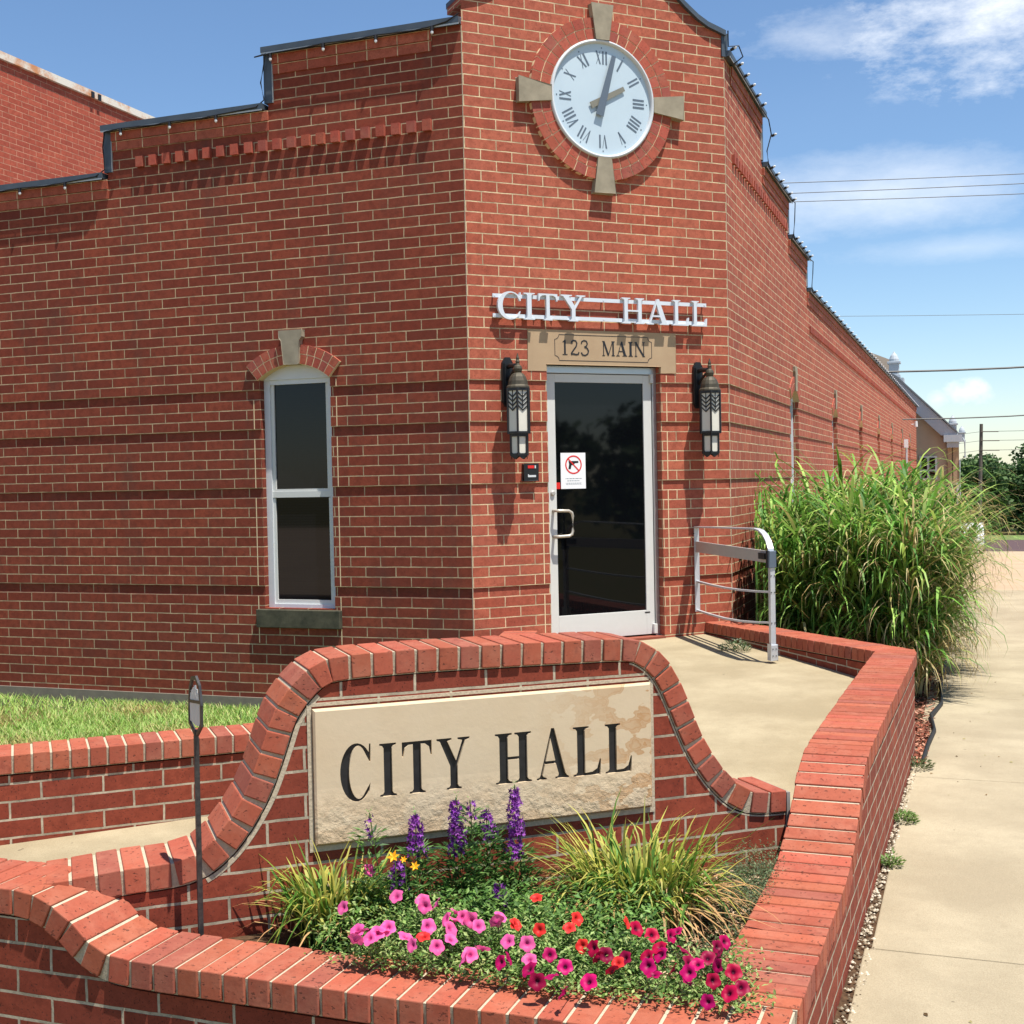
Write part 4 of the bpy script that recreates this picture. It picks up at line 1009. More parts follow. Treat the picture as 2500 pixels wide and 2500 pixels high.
def arch_blade(base, ang, L, reach, droop, n=7):
    out = []
    wob = rnd.gauss(0, .45); kn = rnd.uniform(.5, .85) if rnd.random() < .22 else 9
    for i in range(n):
        t = i / (n - 1); r = reach * (t ** 1.6); z = L * (t - droop * t ** 3); ang += wob / n
        if t > kn: z -= L * (t - kn) * 1.1
        out.append(Vector((base[0] + math.cos(ang) * r, base[1] + math.sin(ang) * r, base[2] + z)))
    return out
GRN = [lin(84, 124, 44)[:3], lin(104, 146, 58)[:3], lin(66, 108, 40)[:3], lin(126, 162, 72)[:3], lin(150, 176, 88)[:3]]
STR = [lin(188, 168, 112)[:3], lin(160, 136, 88)[:3], lin(206, 190, 140)[:3], lin(128, 98, 62)[:3]]
def big_grass(x, y, R0, H, ns, label, right=0.0):
    """cane grass: upright canes, long arching leaves leaving them all the way up"""
    o = thing('ornamental_grass', label, 'ornamental grass', (x, y, -2.63), 'tall grasses along the brick building')
    mb = MB(); sk = MB()
    for k in range(ns):
        a = rnd.uniform(0, 2 * math.pi); r = R0 * math.sqrt(rnd.random()); bx_, by_ = x + r * math.cos(a), y + r * math.sin(a)
        hs = H * rnd.uniform(.62, .86) * (1 - .22 * (r / R0) ** 2); lean = .08 + .22 * (r / R0) ** 1.5; la = a + rnd.gauss(0, .35)
        if bx_ + math.cos(la) * lean < 1.98: lean *= .1; bx_ = max(bx_, 1.98)
        top = Vector((bx_ + math.cos(la) * lean, by_ + math.sin(la) * lean, -2.63 + hs)); base = Vector((bx_, by_, -2.64)); mid = base.lerp(top, .5) + Vector((-math.cos(la), -math.sin(la), 0)) * lean * .12
        rib(sk, [base, mid, top], .009, jit(rnd.choice(STR)), jit(rnd.choice(GRN)), side=Vector((1, .3, 0)), prof=lambda t: 1 - .5 * t)
        dry = rnd.random() < (.30 if right else .08)
        nl = rnd.randint(20, 28)
        for q in range(nl):
            t = (.12 + .88 * ((q + rnd.random()) / nl)) ; p = base * (1 - t) * (1 - t) + mid * 2 * t * (1 - t) + top * t * t
            ang = rnd.uniform(0, 2 * math.pi) if rnd.random() < .35 else la + rnd.gauss(0, .9)
            L = rnd.uniform(.45, .92) * (.8 + .3 * t); up = rnd.uniform(.45, 1.1) if t > .55 else rnd.uniform(.2, .8); dr = rnd.uniform(.30, 1.0)
            east = max(0, math.cos(ang)); old = t < .32
            st = old and rnd.random() < .6 or dry and rnd.random() < .75 or (right and east > .5 and rnd.random() < .38)
            c = jit(rnd.choice(STR[:3])) if st else jit(rnd.choice(GRN), .28)
            c2 = jit(rnd.choice(STR[:3])) if st or rnd.random() < .15 else tuple(v * 1.25 for v in c)
            if st: dr *= 1.3; up *= .8
            pts = []; off_ = rnd.random() ** 2 * .16; ca, sa = math.cos(ang), math.sin(ang); v = math.atan2(up, .55); pos = p.copy(); n = 8; sl = L / (n - 1)
            for i in range(n):
                pts.append(pos.copy()); pos = pos + Vector((ca * math.cos(v), sa * math.cos(v), math.sin(v))) * sl; v -= dr * (2.4 * (i + 1) / n) * .42
                xm = max(1.80, 1.70 + .168 * (3 - pos.y)) + off_; pos.x = max(pos.x, xm)
                if pos.y < 1.2 and pos.x < 2.7: pos.y = 1.2 - (1.2 - pos.y) * .5
                if pos.z < -2.60: pos.z = -2.60
            rib(mb, pts, rnd.uniform(.018, .034) * (.5 if st else 1), c, c2, prof=lambda t: (min(1, .5 + 2.4 * t)) * (1 - t ** 2.4))
    mb.build('leaves', M['leaf'], o); sk.build('canes', M['leaf'], o)
big_grass(2.46, 2.15, .34, 1.86, 95, 'tall arching grass clump behind the low return wall by the steps rail')
big_grass(3.02, 1.85, .28, 1.90, 84, 'tall grass clump at the mulch tip, leaning over the sidewalk', right=1)
big_grass(2.50, 3.05, .40, 2.12, 90, 'tallest green grass clump, middle of the bed by the wall')
big_grass(3.04, 3.10, .32, 2.10, 84, 'straw edged grass clump second along the sidewalk', right=1)
big_grass(2.85, 4.50, .44, 2.12, 70, 'farthest grass clump of the bed by the building', right=1)

# petunias -----------------------------------------------------------------
def petunia(mb, c, n, r, col, throat, edge=None):
    n = n.normalized(); a = n.cross(Vector((.3, .2, 1))).normalized(); b = n.cross(a); K = 20; ph = rnd.uniform(0, 6); sq = rnd.uniform(-.16, .16); sp = rnd.uniform(0, 6)
    c0 = mb.vert(c - n * r * .45, throat); rings = []
    for rr, dz, cc in ((.16, -.30, throat), (.34, -.10, tuple((col[i] * .75 + throat[i] * .25) for i in range(3))), (.72, .03, col), (1.0, .0, edge or tuple(min(1, v * 1.08) for v in col))):
        ring = []
        for k in range(K):
            t = 2 * math.pi * k / K + ph; lobe = (1 - .20 * (abs(math.cos(2.5 * t)) ** 3 if rr > .5 else 0)) * (1 + sq * math.cos(t - sp)) ; ruf = .09 * r * math.sin(5 * t + 1) * (rr > .9) + rnd.uniform(-.04, .04) * r * (rr > .5)
            ring.append(mb.vert(c + (a * math.cos(t) + b * math.sin(t)) * r * rr * lobe + n * (dz * r + ruf), cc))
        rings.append(ring)
    for k in range(K): mb.idx((c0, rings[0][k], rings[0][(k + 1) % K]))
    for i in range(3):
        for k in range(K): mb.idx((rings[i][k], rings[i + 1][k], rings[i + 1][(k + 1) % K], rings[i][(k + 1) % K]))
def leafq(mb, p, d, n, L, w, c):
    s = d.cross(n)
    if s.length < .01: s = Vector((1, 0, 0))
    s.normalize(); m1 = p + d * L * .45 + n * L * .08; e = p + d * L
    i = [mb.vert(p, c), mb.vert(m1 - s * w / 2, c), mb.vert(e, c), mb.vert(m1 + s * w / 2, c)]; mb.idx(i)
LGR = [lin(120, 150, 74)[:3], lin(94, 128, 56)[:3], lin(148, 170, 100)[:3], lin(76, 108, 48)[:3], lin(164, 180, 110)[:3]]
def foliage(mb, centers, n, spread, zlo, zhi, Lr=(.010, .024), pal=LGR):
    for k in range(n):
        c = rnd.choice(centers); p = Vector((c[0] + rnd.gauss(0, spread), c[1] + rnd.gauss(0, spread), 0)); dd_ = (Vector((c[0], c[1])) - p.xy).length
        top = c[2] - .008; z = top - abs(rnd.gauss(0, .045)) - dd_ * .6
        if p.y < -5.655 and z < -2.238: z = -2.236 + rnd.random() * .02
        if p.y < -5.655 - .14: continue
        p.z = max(z, -2.33)
        a = rnd.uniform(0, 6.3); d = Vector((math.cos(a), math.sin(a), rnd.uniform(-.1, .9))).normalized(); nn = Vector((rnd.gauss(0, .4), rnd.gauss(0, .4), 1)).normalized(); L = rnd.uniform(*Lr)
        leafq(mb, p, d, nn, L, L * rnd.uniform(.35, .55), jit(rnd.choice(pal), .22))
PINK = [[1.793, -5.371, -2.081], [1.843, -5.656, -2.109], [1.969, -5.537, -2.101], [2.059, -5.533, -2.104], [2.084, -5.573, -2.108], [2.111, -5.551, -2.107], [2.19, -5.577, -2.112], [2.182, -5.638, -2.118], [2.215, -5.677, -2.127], [2.145, -5.687, -2.125], [1.951, -5.772, -2.13], [1.97, -5.815, -2.139], [2.024, -5.746, -2.129], [2.005, -5.797, -2.138], [2.107, -5.759, -2.136], [2.141, -5.792, -2.146], [2.214, -5.776, -2.147], [2.259, -5.623, -2.119], [2.292, -5.646, -2.125], [2.331, -5.566, -2.116], [2.33, -5.605, -2.12], [2.345, -5.745, -2.149], [2.311, -5.813, -2.162], [2.32, -5.785, -2.156], [2.402, -5.692, -2.141], [2.46, -5.687, -2.144], [2.491, -5.754, -2.161]]
RED = [[2.396, -5.603, -2.123], [2.156, -5.74, -2.136], [2.395, -5.418, -2.102], [2.395, -5.604, -2.123], [2.471, -5.609, -2.129], [2.551, -5.57, -2.126], [2.558, -5.514, -2.117], [2.71, -5.5, -2.122], [2.614, -5.646, -2.146], [2.734, -5.697, -2.165]]
MAG = [[2.436, -5.774, -2.162], [2.415, -5.79, -2.164], [2.54, -5.717, -2.156], [2.551, -5.862, -2.178], [2.505, -5.805, -2.17], [2.576, -5.826, -2.175], [2.6, -5.761, -2.168], [2.694, -5.673, -2.157], [2.673, -5.691, -2.16], [2.728, -5.743, -2.17], [2.748, -5.668, -2.16], [2.794, -5.537, -2.134], [2.851, -5.526, -2.136], [2.807, -5.644, -2.158], [2.841, -5.624, -2.156], [2.845, -5.728, -2.173], [2.889, -5.686, -2.17], [2.934, -5.714, -2.175], [2.928, -5.637, -2.165], [2.989, -5.54, -2.148], [2.971, -5.599, -2.16], [3.005, -5.635, -2.168], [3.008, -5.712, -2.178], [3.053, -5.649, -2.171], [3.086, -5.721, -2.182], [2.635, -5.889, -2.186], [2.685, -5.82, -2.178], [3.013, -5.808, -2.198], [3.059, -5.761, -2.187]]
def petunia_plant(fl, label, cfun, nleaf, group='petunias along the front of the planter'):
    cx = sum(f[0] for f in fl) / len(fl); cy = max(-5.6, sum(f[1] for f in fl) / len(fl)); o = thing('petunia_plant', label, 'petunia', (cx, cy, -2.33), group)
    mb = MB(); st = MB(); cs = [tuple(f) for f in fl] + [(f[0] + rnd.uniform(-.05, .05), max(f[1], -5.64) + rnd.uniform(.0, .14), f[2] + rnd.uniform(-.02, .03)) for f in fl]
    foliage(mb, cs, int(nleaf * 1.6), .048, -2.33, -2.1); mb.build('foliage', M['leaf'], o)
    for f in fl:
        p = Vector(f); b = Vector((cx + (f[0] - cx) * .5, max(f[1], -5.63) + .03, -2.32)); st.tube([b, b.lerp(p, .6) + Vector((0, .01, .02)), p - Vector((0, -.008, .014))], .0013, 5, lin(104, 132, 70)[:3])
        m_ = MB(); c, t, r = cfun(f); n = Vector((rnd.gauss(.1, .6), rnd.gauss(-.5, .45), rnd.uniform(.25, 1.0)))
        petunia(m_, p, n, r * rnd.uniform(.9, 1.1), c, t); m_.build('flower', M['petal'], o, smooth=True)
    st.build('stems', M['leaf'], o)
pk = lambda f: (jit(lin(232, 96, 160)[:3], .1), lin(176, 40, 110)[:3], .0245)
rd = lambda f: (jit(lin(224, 52, 48)[:3], .1), lin(170, 26, 24)[:3], .021)
MAG = MAG + [[f[0] + rnd.uniform(-.05, .05), min(max(f[1] + rnd.uniform(-.03, .07), -5.86), -5.5), f[2] + rnd.uniform(.0, .02)] for f in MAG[8:25] if rnd.random() < .75 and f[0] < 3.04]
PINK = PINK + [[f[0] + rnd.uniform(-.05, .05), f[1] + rnd.uniform(0, .06), f[2] + .006] for f in PINK[4:22] if rnd.random() < .35]
mg = lambda f: (jit(rnd.choice((lin(170, 10, 84)[:3], lin(190, 14, 100)[:3], lin(138, 8, 56)[:3], lin(176, 10, 60)[:3])), .12), lin(70, 6, 36)[:3], .0245)
petunia_plant([f for f in PINK if f[0] < 2.12], 'pink petunia at the left end, nearest the low clump of strap leaves', pk, 1900)
petunia_plant([f for f in PINK if f[0] >= 2.12], 'pink petunia in the middle of the planter front', pk, 2200)
petunia_plant(RED, 'coral red petunia between the pink and the magenta ones', rd, 1700)
petunia_plant([f for f in MAG if f[0] < 2.70], 'magenta petunia beside the pink one, spilling on the coping', mg, 1900)
petunia_plant([f for f in MAG if f[0] >= 2.70], 'magenta petunia at the right end of the planter corner', mg, 2300)

# purple angelonia ------------------------------------------------------------
SPK = [(1.816, -5.408, -1.879, -1.967, 8), (1.913, -5.261, -1.909, -2.06, 105), (2.035, -5.196, -1.865, -2.059, 150), (2.081, -5.184, -1.873, -1.942, 14), (2.095, -5.068, -1.932, -2.029, 50), (2.197, -5.06, -1.843, -2.093, 170), (2.202, -5.238, -2.127, -2.22, 70), (1.886, -5.349, -2.045, -2.143, 55)]
SPL = ['sparse purple flower spike leaning far left, before the stone', 'dense dark purple spike under the letter T of the stone', 'branched purple spike under the letter Y of the stone', 'short open purple spike between two dense ones, top against the stone', 'small purple spike just below the stone edge', 'tallest purple flower spike, under the letter H of the stone', 'low purple spike among leaves behind the pink petunias', 'dark violet spike under the yellow lily flowers']
PUR = [lin(150, 66, 168)[:3], lin(122, 48, 146)[:3], lin(176, 98, 196)[:3], lin(92, 38, 120)[:3]]
for (x, y, zt_, zb_, nf), lab in zip(SPK, SPL):
    o = thing('angelonia_plant', lab, 'flowering plant', (x, y, -2.33), 'purple flower spikes before the stone'); m_ = MB(); s_ = MB(); l_ = MB()
    base = Vector((x + rnd.uniform(-.05, .05), y + .02, -2.33)); tip = Vector((x, y, zt_)); s_.tube([base, base.lerp(tip, .5) + Vector((0, .01, 0)), tip], .002, 5, lin(96, 122, 60)[:3]); s_.build('stem', M['leaf'], o)
    H = zt_ - zb_
    for k in range(nf):
        t = (k + .5) / nf; z = zb_ + H * (t * .93); r = .036 * (1 - .68 * t) + .004 + rnd.random() * .010; a = rnd.uniform(0, 6.3)
        if nf < 15: r = .02
        p = Vector((x + math.cos(a) * r * rnd.uniform(.3, 1), y + math.sin(a) * r * rnd.uniform(.3, 1), z)); nn = Vector((math.cos(a), math.sin(a), .2)); c = jit(rnd.choice(PUR), .2)
        u_ = nn.cross(Vector((0, 0, 1))).normalized(); v_ = nn.cross(u_)
        i0 = m_.vert(p - nn * .003, tuple(q * .5 for q in c)); rg = [m_.vert(p + (u_ * math.cos(j * 1.2566) + v_ * math.sin(j * 1.2566)) * rnd.uniform(.009, .0135) + nn * .003, c) for j in range(5)]; hf = [m_.vert(p + (u_ * math.cos(j * 1.2566 + .63) + v_ * math.sin(j * 1.2566 + .63)) * .005, c) for j in range(5)]
        for j in range(5): m_.idx((i0, hf[j - 1], rg[j], hf[j]))
    m_.build('flower_spike', M['petal'], o)
    for k in range(820 if nf > 20 else 260):
        z = rnd.uniform(-2.33, zb_ + .03); r = .105 * (1 - .55 * (z + 2.33) / .35); a = rnd.uniform(0, 6.3); p = Vector((x + math.cos(a) * r * rnd.random(), y + math.sin(a) * r * rnd.random(), z)); d = Vector((math.cos(a), math.sin(a), rnd.uniform(-.1, .9))).normalized()
        L = rnd.uniform(.022, .048); leafq(l_, p, d, Vector((rnd.gauss(0, .3), rnd.gauss(0, .3), 1)).normalized(), L, L * .26, jit(rnd.choice((lin(70, 108, 48)[:3], lin(92, 130, 62)[:3], lin(54, 88, 40)[:3], lin(120, 150, 84)[:3])), .2))
    for k in range(14 if H > .08 else 6):
        z = zt_ - .03 + rnd.random() * .045; p = Vector((x + rnd.gauss(0, .004), y, z)); a = rnd.uniform(0, 6.3); leafq(l_, p, Vector((math.cos(a), math.sin(a), .6)).normalized(), Vector((0, 0, 1)), .012, .005, jit(lin(120, 150, 84)[:3]))
    l_.build('leaves', M['leaf'], o)

# daylily clumps ----------------------------------------------------------------
YEL = [lin(150, 158, 62)[:3], lin(116, 138, 52)[:3], lin(178, 176, 78)[:3], lin(84, 116, 44)[:3]]
def daylily(x, y, R0, H, n, label, dry, greener=0.0):
    o = thing('daylily_clump', label, 'strap leaf plant', (x, y, -2.33), 'strap leaved clumps in the planter'); mb = MB()
    for k in range(n):
        a = rnd.uniform(0, 6.3); r = R0 * math.sqrt(rnd.random()); ang = a + rnd.gauss(0, .5); L = H * rnd.uniform(.55, 1.0); reach = rnd.uniform(.03, .26) * (H / .42); droop = rnd.uniform(.08, .80)
        b = (x + r * math.cos(a) * .8, y + r * math.sin(a) * .6, -2.335)
        if b[1] + math.sin(ang) * reach * .0 < -5.60: b = (b[0], -5.60, b[2])
        pick = rnd.random(); c = jit(rnd.choice(YEL if pick > greener else GRN[:3]), .2); c2 = jit(lin(196, 186, 96)[:3], .15) if rnd.random() < .4 else c
        if rnd.random() < dry: c = jit(rnd.choice(STR[:3]), .2); c2 = jit(lin(196, 150, 100)[:3]); droop = rnd.uniform(.6, .95); L *= .8; reach *= 1.3
        rib(mb, arch_blade(b, ang, L, reach, droop, 8), rnd.uniform(.008, .015), c, c2, prof=lambda t: min(1, .6 + 1.4 * t) * (1 - t ** 3))
    mb.build('leaves', M['leaf'], o); return o
daylily(1.655, -5.38, .14, .40, 420, 'green strap leaved clump at the left end of the planter', .12, .55)
daylily(2.60, -4.95, .22, .50, 820, 'large yellowing strap leaved clump right of the purple flowers', .30, .35)
# yellow lilies
for (x, y, z), lab, r in (((1.903, -5.413, -2.017), 'larger yellow lily flower in front of the brick below the stone', .024), ((1.929, -5.391, -2.03), 'small yellow lily tucked beside the larger one', .014), ((1.958, -5.367, -2.057), 'orange yellow lily lowest of the three, on the right', .019)):
    o = thing('lily_flower', lab, 'lily', (x, y, -2.33), 'yellow lilies'); m_ = MB(); s_ = MB(); s_.tube([(x, y + .03, -2.33), (x, y + .01, z - .01)], .0018, 5, lin(100, 128, 60)[:3]); s_.build('stem', M['leaf'], o)
    n = Vector((.1, -.7, .6)).normalized(); a = n.cross(Vector((0, 0, 1))).normalized(); b = n.cross(a); c0 = Vector((x, y, z))
    for k in range(6):
        t = k * math.pi / 3 + .3; d = a * math.cos(t) + b * math.sin(t); leafq(m_, c0, (d + n * .35).normalized(), n, r, r * .42, lin(250, 190, 40)[:3] if k % 2 else lin(246, 164, 24)[:3])
    m_.build('petals', M['petal'], o)
# leafy growth filling the bed
mb = MB()
def bedleaf(n, xr, yr, h, pal, L=(.012, .03)):
    for k in range(n):
        x = rnd.uniform(*xr); y = rnd.uniform(*yr)
        if (x - AS.x) * DS.y - (y - AS.y) * DS.x < .02 or y < -5.64 or x > 3.03: continue
        z = -2.33 + rnd.random() ** 1.4 * h; a = rnd.uniform(0, 6.3); Ln = rnd.uniform(*L)
        leafq(mb, Vector((x, y, z)), Vector((math.cos(a), math.sin(a), rnd.uniform(0, .8))).normalized(), Vector((rnd.gauss(0, .3), rnd.gauss(0, .3), 1)).normalized(), Ln, Ln * .45, jit(rnd.choice(pal), .25))
bedleaf(6500, (2.0, 2.75), (-5.40, -5.0), .19, [lin(96, 134, 60)[:3], lin(124, 156, 80)[:3], lin(72, 104, 48)[:3]], (.016, .034))
bedleaf(8200, (1.7, 2.75), (-5.62, -5.05), .16, LGR[:2] + [lin(60, 92, 40)[:3]])
bedleaf(4200, (2.75, 3.03), (-5.3, -4.25), .05, [lin(86, 104, 66)[:3], lin(106, 118, 80)[:3], lin(70, 84, 54)[:3]], (.008, .02))
bedleaf(5200, (2.82, 3.04), (-4.85, -4.2), .12, [lin(86, 104, 66)[:3], lin(120, 128, 92)[:3], lin(60, 76, 48)[:3]], (.006, .014))
tag(mb.build('ground_cover', M['leaf']), 'mixed low green leaves filling the planter bed', 'ground cover', kind='stuff')
mb = MB()
for k in range(1500):
    x = rnd.uniform(2.6, 3.03); y = rnd.uniform(-5.4, -4.3); z = -2.325 + rnd.random() * .012; a = rnd.uniform(0, 6.3); l = rnd.uniform(.006, .022); w = rnd.uniform(.002, .006); c = rnd.choice((lin(190, 150, 118), lin(150, 116, 88), lin(112, 82, 62), lin(206, 176, 146)))[:3]
    if (x - AS.x) * DS.y - (y - AS.y) * DS.x < .02: continue
    dx, dy = math.cos(a), math.sin(a); mb.face([(x - dx * l + dy * w, y - dy * l - dx * w, z), (x + dx * l + dy * w, y + dy * l - dx * w, z + rnd.uniform(-.004, .006)), (x + dx * l - dy * w, y + dy * l + dx * w, z + .003), (x - dx * l - dy * w, y - dy * l + dx * w, z + .003)], c)
tag(mb.build('wood_mulch', M['matte']), 'pale wood chips in the right corner of the planter', 'mulch', kind='stuff')
# small weeds
def weed(x, y, z, r, n, label, pal, h=.06):
    mb = MB()
    for k in range(n):
        a = rnd.uniform(0, 6.3); rr = r * math.sqrt(rnd.random()); p = Vector((x + rr * math.cos(a), y + rr * math.sin(a), z + rnd.random() * h * (1 - rr / r * .6))); L = rnd.uniform(.012, .03)
        leafq(mb, p, Vector((math.cos(a), math.sin(a), rnd.uniform(.1, 1))).normalized(), Vector((rnd.gauss(0, .4), rnd.gauss(0, .4), 1)).normalized(), L, L * .4, jit(rnd.choice(pal), .2))
    o = mb.build('weed_plant', M['leaf'], loc=(x, y, z)); tag(o, label, 'weed', 'weeds at the wall foot')
DG = [lin(84, 112, 50)[:3], lin(110, 138, 70)[:3], lin(134, 156, 92)[:3]]
weed(3.32, -2.25, -2.62, .07, 360, 'grey green weed tuft between wall and sidewalk, upper one', DG, .07)
weed(3.31, -3.05, -2.62, .045, 180, 'bright little weed at the wall foot, midway', DG, .07)
weed(3.34, -.98, -2.62, .09, 320, 'dull weed patch at the end of the black edging', [lin(96, 104, 66)[:3], lin(80, 92, 54)[:3]], .08)
weed(1.93, .62, -2.14, .12, 520, 'small leafy weed in the shade of the low wall on the porch', [lin(60, 84, 44)[:3], lin(150, 160, 130)[:3], lin(80, 104, 60)[:3]], .10)
# lawn
mb = MB()
for k in range(52000):
    x = rnd.uniform(-6.5, 1.0) if k % 3 else rnd.uniform(-3.4, -.4); y = rnd.uniform(-3.6, -.02)
    if (x - B0.x) * nR.x + (y - B0.y) * nR.y > -.28: continue
    L = rnd.uniform(.03, .075); a = rnd.uniform(0, 6.3); t = rnd.uniform(.6, 1.5) * L; p = Vector((x, y, -2.66)); e = Vector((x + math.cos(a) * t, y + math.sin(a) * t, -2.64 + L * .6)); s = Vector((-math.sin(a), math.cos(a), 0)) * rnd.uniform(.003, .007)
    dryp = math.sin(x * 3.1 + 1) * math.sin(y * 4.3) + rnd.random() * .9 > 1.15
    c = jit(rnd.choice((lin(190, 178, 118), lin(170, 160, 96), lin(140, 130, 84))) if dryp else rnd.choice((lin(120, 156, 66), lin(144, 178, 86), lin(100, 138, 54), lin(166, 192, 108), lin(190, 188, 124)))[:3], .2); i = [mb.vert(p - s, c), mb.vert(p + s, c), mb.vert(e, c)]; mb.idx(i)
tag(mb.build('grass', M['leaf']), 'bright green lawn below the left brick wall', 'grass', kind='stuff')

# ================================================================== metal garden stake
sk = thing('garden_stake', 'dark metal garden stake with slatted fan head before the left coping', 'garden stake', (1.295, -5.615, -2.33))
m_ = MB(); m_.tube([(1.295, -5.615, -2.34), (1.297, -5.617, -2.0), (1.300, -5.620, -1.62), (1.300, -5.620, -1.59)], [.0115, .0115, .0105, .009], 4); m_.build('post', M['stake_m'], sk)
vd = Vector((3.70 - 1.30, -9.10 + 5.62)).normalized(); pd = Vector((vd.x * math.cos(.24) - vd.y * math.sin(.24), vd.x * math.sin(.24) + vd.y * math.cos(.24)))
THd = lambda u, v, d=0: Vector((1.300 + pd.x * u - pd.y * d, -5.620 + pd.y * u + pd.x * d, v))
m_ = MB(); out = [(-.02, -1.60), (.02, -1.60), (.075, -1.565), (.078, -1.50), (.060, -1.44), (.02, -1.417), (-.03, -1.425), (-.06, -1.46), (-.078, -1.53), (-.078, -1.575)]
stroke(m_, out, .014, THd, -.004, .004, True)
stroke(m_, [(-.075, -1.505), (.075, -1.490)], .010, THd, -.0037, .0037)
m_.build('fan_head', M['stake_m'], sk)
m_ = MB()
for k in range(7):
    u = -.06 + .02 * k; m_.prism([rect(u - .0065, u + .0065, -1.575 + abs(u) * .1, -1.445 - abs(u) * .5)], THd, -.002, .003)
m_.build('bright_slats', M['alum_p'], sk)

# ================================================================== handrail by the door
hr = thing('handrail', 'silver metal handrail with wide grey band beside the door', 'handrail', (2.294, .118, -2.13))
WP = FC(2.045, 0, .035); PP = Vector((2.294, .118, 0)); hv = Vector((PP.x - WP.x, PP.y - WP.y, 0)); hl = hv.length; hn = hv.normalized(); hs = Vector((hn.y, -hn.x, 0))
TH = lambda u, v, d=0: Vector((WP.x + hn.x * u + hs.x * d, WP.y + hn.y * u + hs.y * d, v))
def flat(mb, pts, wz, t):   # strip path in (u, v), thickness wz in-plane, t across
    stroke(mb, pts, wz, TH, -t / 2, t / 2)
m_ = MB(); flat(m_, [(0, -1.22), (0, -1.93)], .012, .042); m_.build('wall_bar', M['rail_m'], hr)
arc = [(0, -1.215), (.5, -1.203), (hl - .34, -1.190)] + [(hl - .26 + .26 * math.sin(R_(a)), -1.19 - .26 * (1 - math.cos(R_(a))) * .75) for a in (0, 18, 36, 54, 72, 90)] + [(hl, -1.45)]
m_ = MB(); flat(m_, arc, .012, .044); m_.build('top_rail', M['rail_m'], hr)
m_ = MB(); m_.prism([rect(hl - .018, hl + .018, -2.13, -1.44)], TH, -.018, .018); m_.build('post', M['rail_m'], hr, bevel=.003)
m_ = MB(); m_.prism([rect(hl - .032, hl + .032, -2.135, -2.02)], TH, -.026, .026); m_.build('base_bracket', M['rail_m'], hr, bevel=.004)
m_ = MB(); m_.prism([[(0.006, -1.425), (hl - .024, -1.430), (hl - .024, -1.345), (0.006, -1.335)]], TH, -.012, .012); m_.build('band', M['band_m'], hr)
m_ = MB(); m_.prism([rect(hl - .026, hl + .026, -1.46, -1.34)], TH, -.026, .026); m_.build('band_collar', M['clockgrey'], hr, bevel=.003)
m_ = MB(); m_.prism([rect(hl - .17, hl - .06, -1.405, -1.36)], TH, .012, .03); m_.prism([rect(hl - .030, hl - .006, -1.462, -1.338)], TH, .0, .030); m_.build('latch', M['black_m'], hr)
for z0, z1, s_ in ((-1.675, -1.64, .02), (-1.92, -1.862, .03)):
    m_ = MB(); flat(m_, [(0, z0)] + [(hl * t, z0 + (z1 - z0) * t - s_ * math.sin(math.pi * t)) for t in (.2, .4, .6, .8)] + [(hl, z1)], .014, .022); m_.build('lower_rail', M['rail_m'], hr)
m_ = MB()
for u, v in ((0, -1.27), (0, -1.86)): m_.tube([TH(u, v, .02), TH(u, v, .03)], .006, 6)
for v in (-1.64, -1.862, -2.05, -2.10, -1.52):
    for d in (-.012, .012): m_.tube([TH(hl + .014, v, d), TH(hl + .036 if v < -2.03 else hl + .022, v, d)], .004, 6)
m_.build('bolts', M['black_m'], hr)

# ================================================================== string lights along the parapets
def string(name, T, pts, bulbs, label):
    o = thing('string_light', label, 'string lights', T(*pts[0]), 'party lights along the parapet'); m_ = MB(); m_.tube([T(*p) for p in pts], .006, 5); m_.build('cable', M['cable'], o)
    for (u, v, d, down) in bulbs:
        b = MB(); n = Vector((0, 0, -1)) if down else (T(u, v, d + 1) - T(u, v, d)).normalized() * .85 + Vector((0, 0, .35)); n.normalize(); p = T(u, v, d)
        b.tube([p, p + n * .032], [.012, .015], 7, (0, 0, 0)); k0 = len(b.f); b.tube([p + n * .032, p + n * .042, p + n * .052, p + n * .060], [.008, .0125, .011, .003], 8)
        b.mi = [0] * k0 + [1] * (len(b.f) - k0); b.build('bulb', [M['cable'], M['bulb']], o)
bl = [(4.218, 1.885), (3.729, 1.885), (3.132, 2.285), (2.636, 2.285), (2.182, 2.285), (1.653, 2.72), (1.168, 2.735), (.702, 2.735), (.219, 2.735)]
cab = [(9.0, 1.89, .06)]
for u, v in [(6.2, 1.885), (5.6, 1.885), (5.0, 1.885), (4.6, 1.885)] + bl[:2]: cab += [(u + .22, v - .012, .06), (u, v - .004, .062)]
cab += [(3.40, 1.90, .062), (3.33, 1.96, .03), (3.34, 2.15, .035), (3.30, 2.27, .06)]
for u, v in bl[2:5]: cab += [(u + .15, v - .014, .06), (u, v - .004, .062)]
cab += [(1.80, 2.30, .06), (1.74, 2.36, .03), (1.765, 2.50, .035), (1.74, 2.62, .03), (1.70, 2.72, .06)]
for u, v in bl[5:]: cab += [(u + .15, v - .014, .06), (u, v - .004, .062)]
cab += [(.10, 2.75, .06), (.0, 2.80, .05)]
string('string_light', FL, cab, [(u, v - .006, .062, True) for u, v in bl + [(6.2, 1.885), (5.6, 1.885), (5.0, 1.885)]], 'string of small bulbs hanging under the left parapet coping')
cab = [(-.02, 2.99, .04), (-.01, 2.86, .04), (.04, 2.87, .12), (.12, 2.80, .14), (.15, 2.76, .06)]; bulbs = [(.03, 2.84, .05, False)]
def run(a, b, z, st):
    u = a
    while u < b:
        cab.append((u, z - .02 + rnd.uniform(-.015, .01), .062)); bulbs.append((u, z - .015, .062, False)); u += st
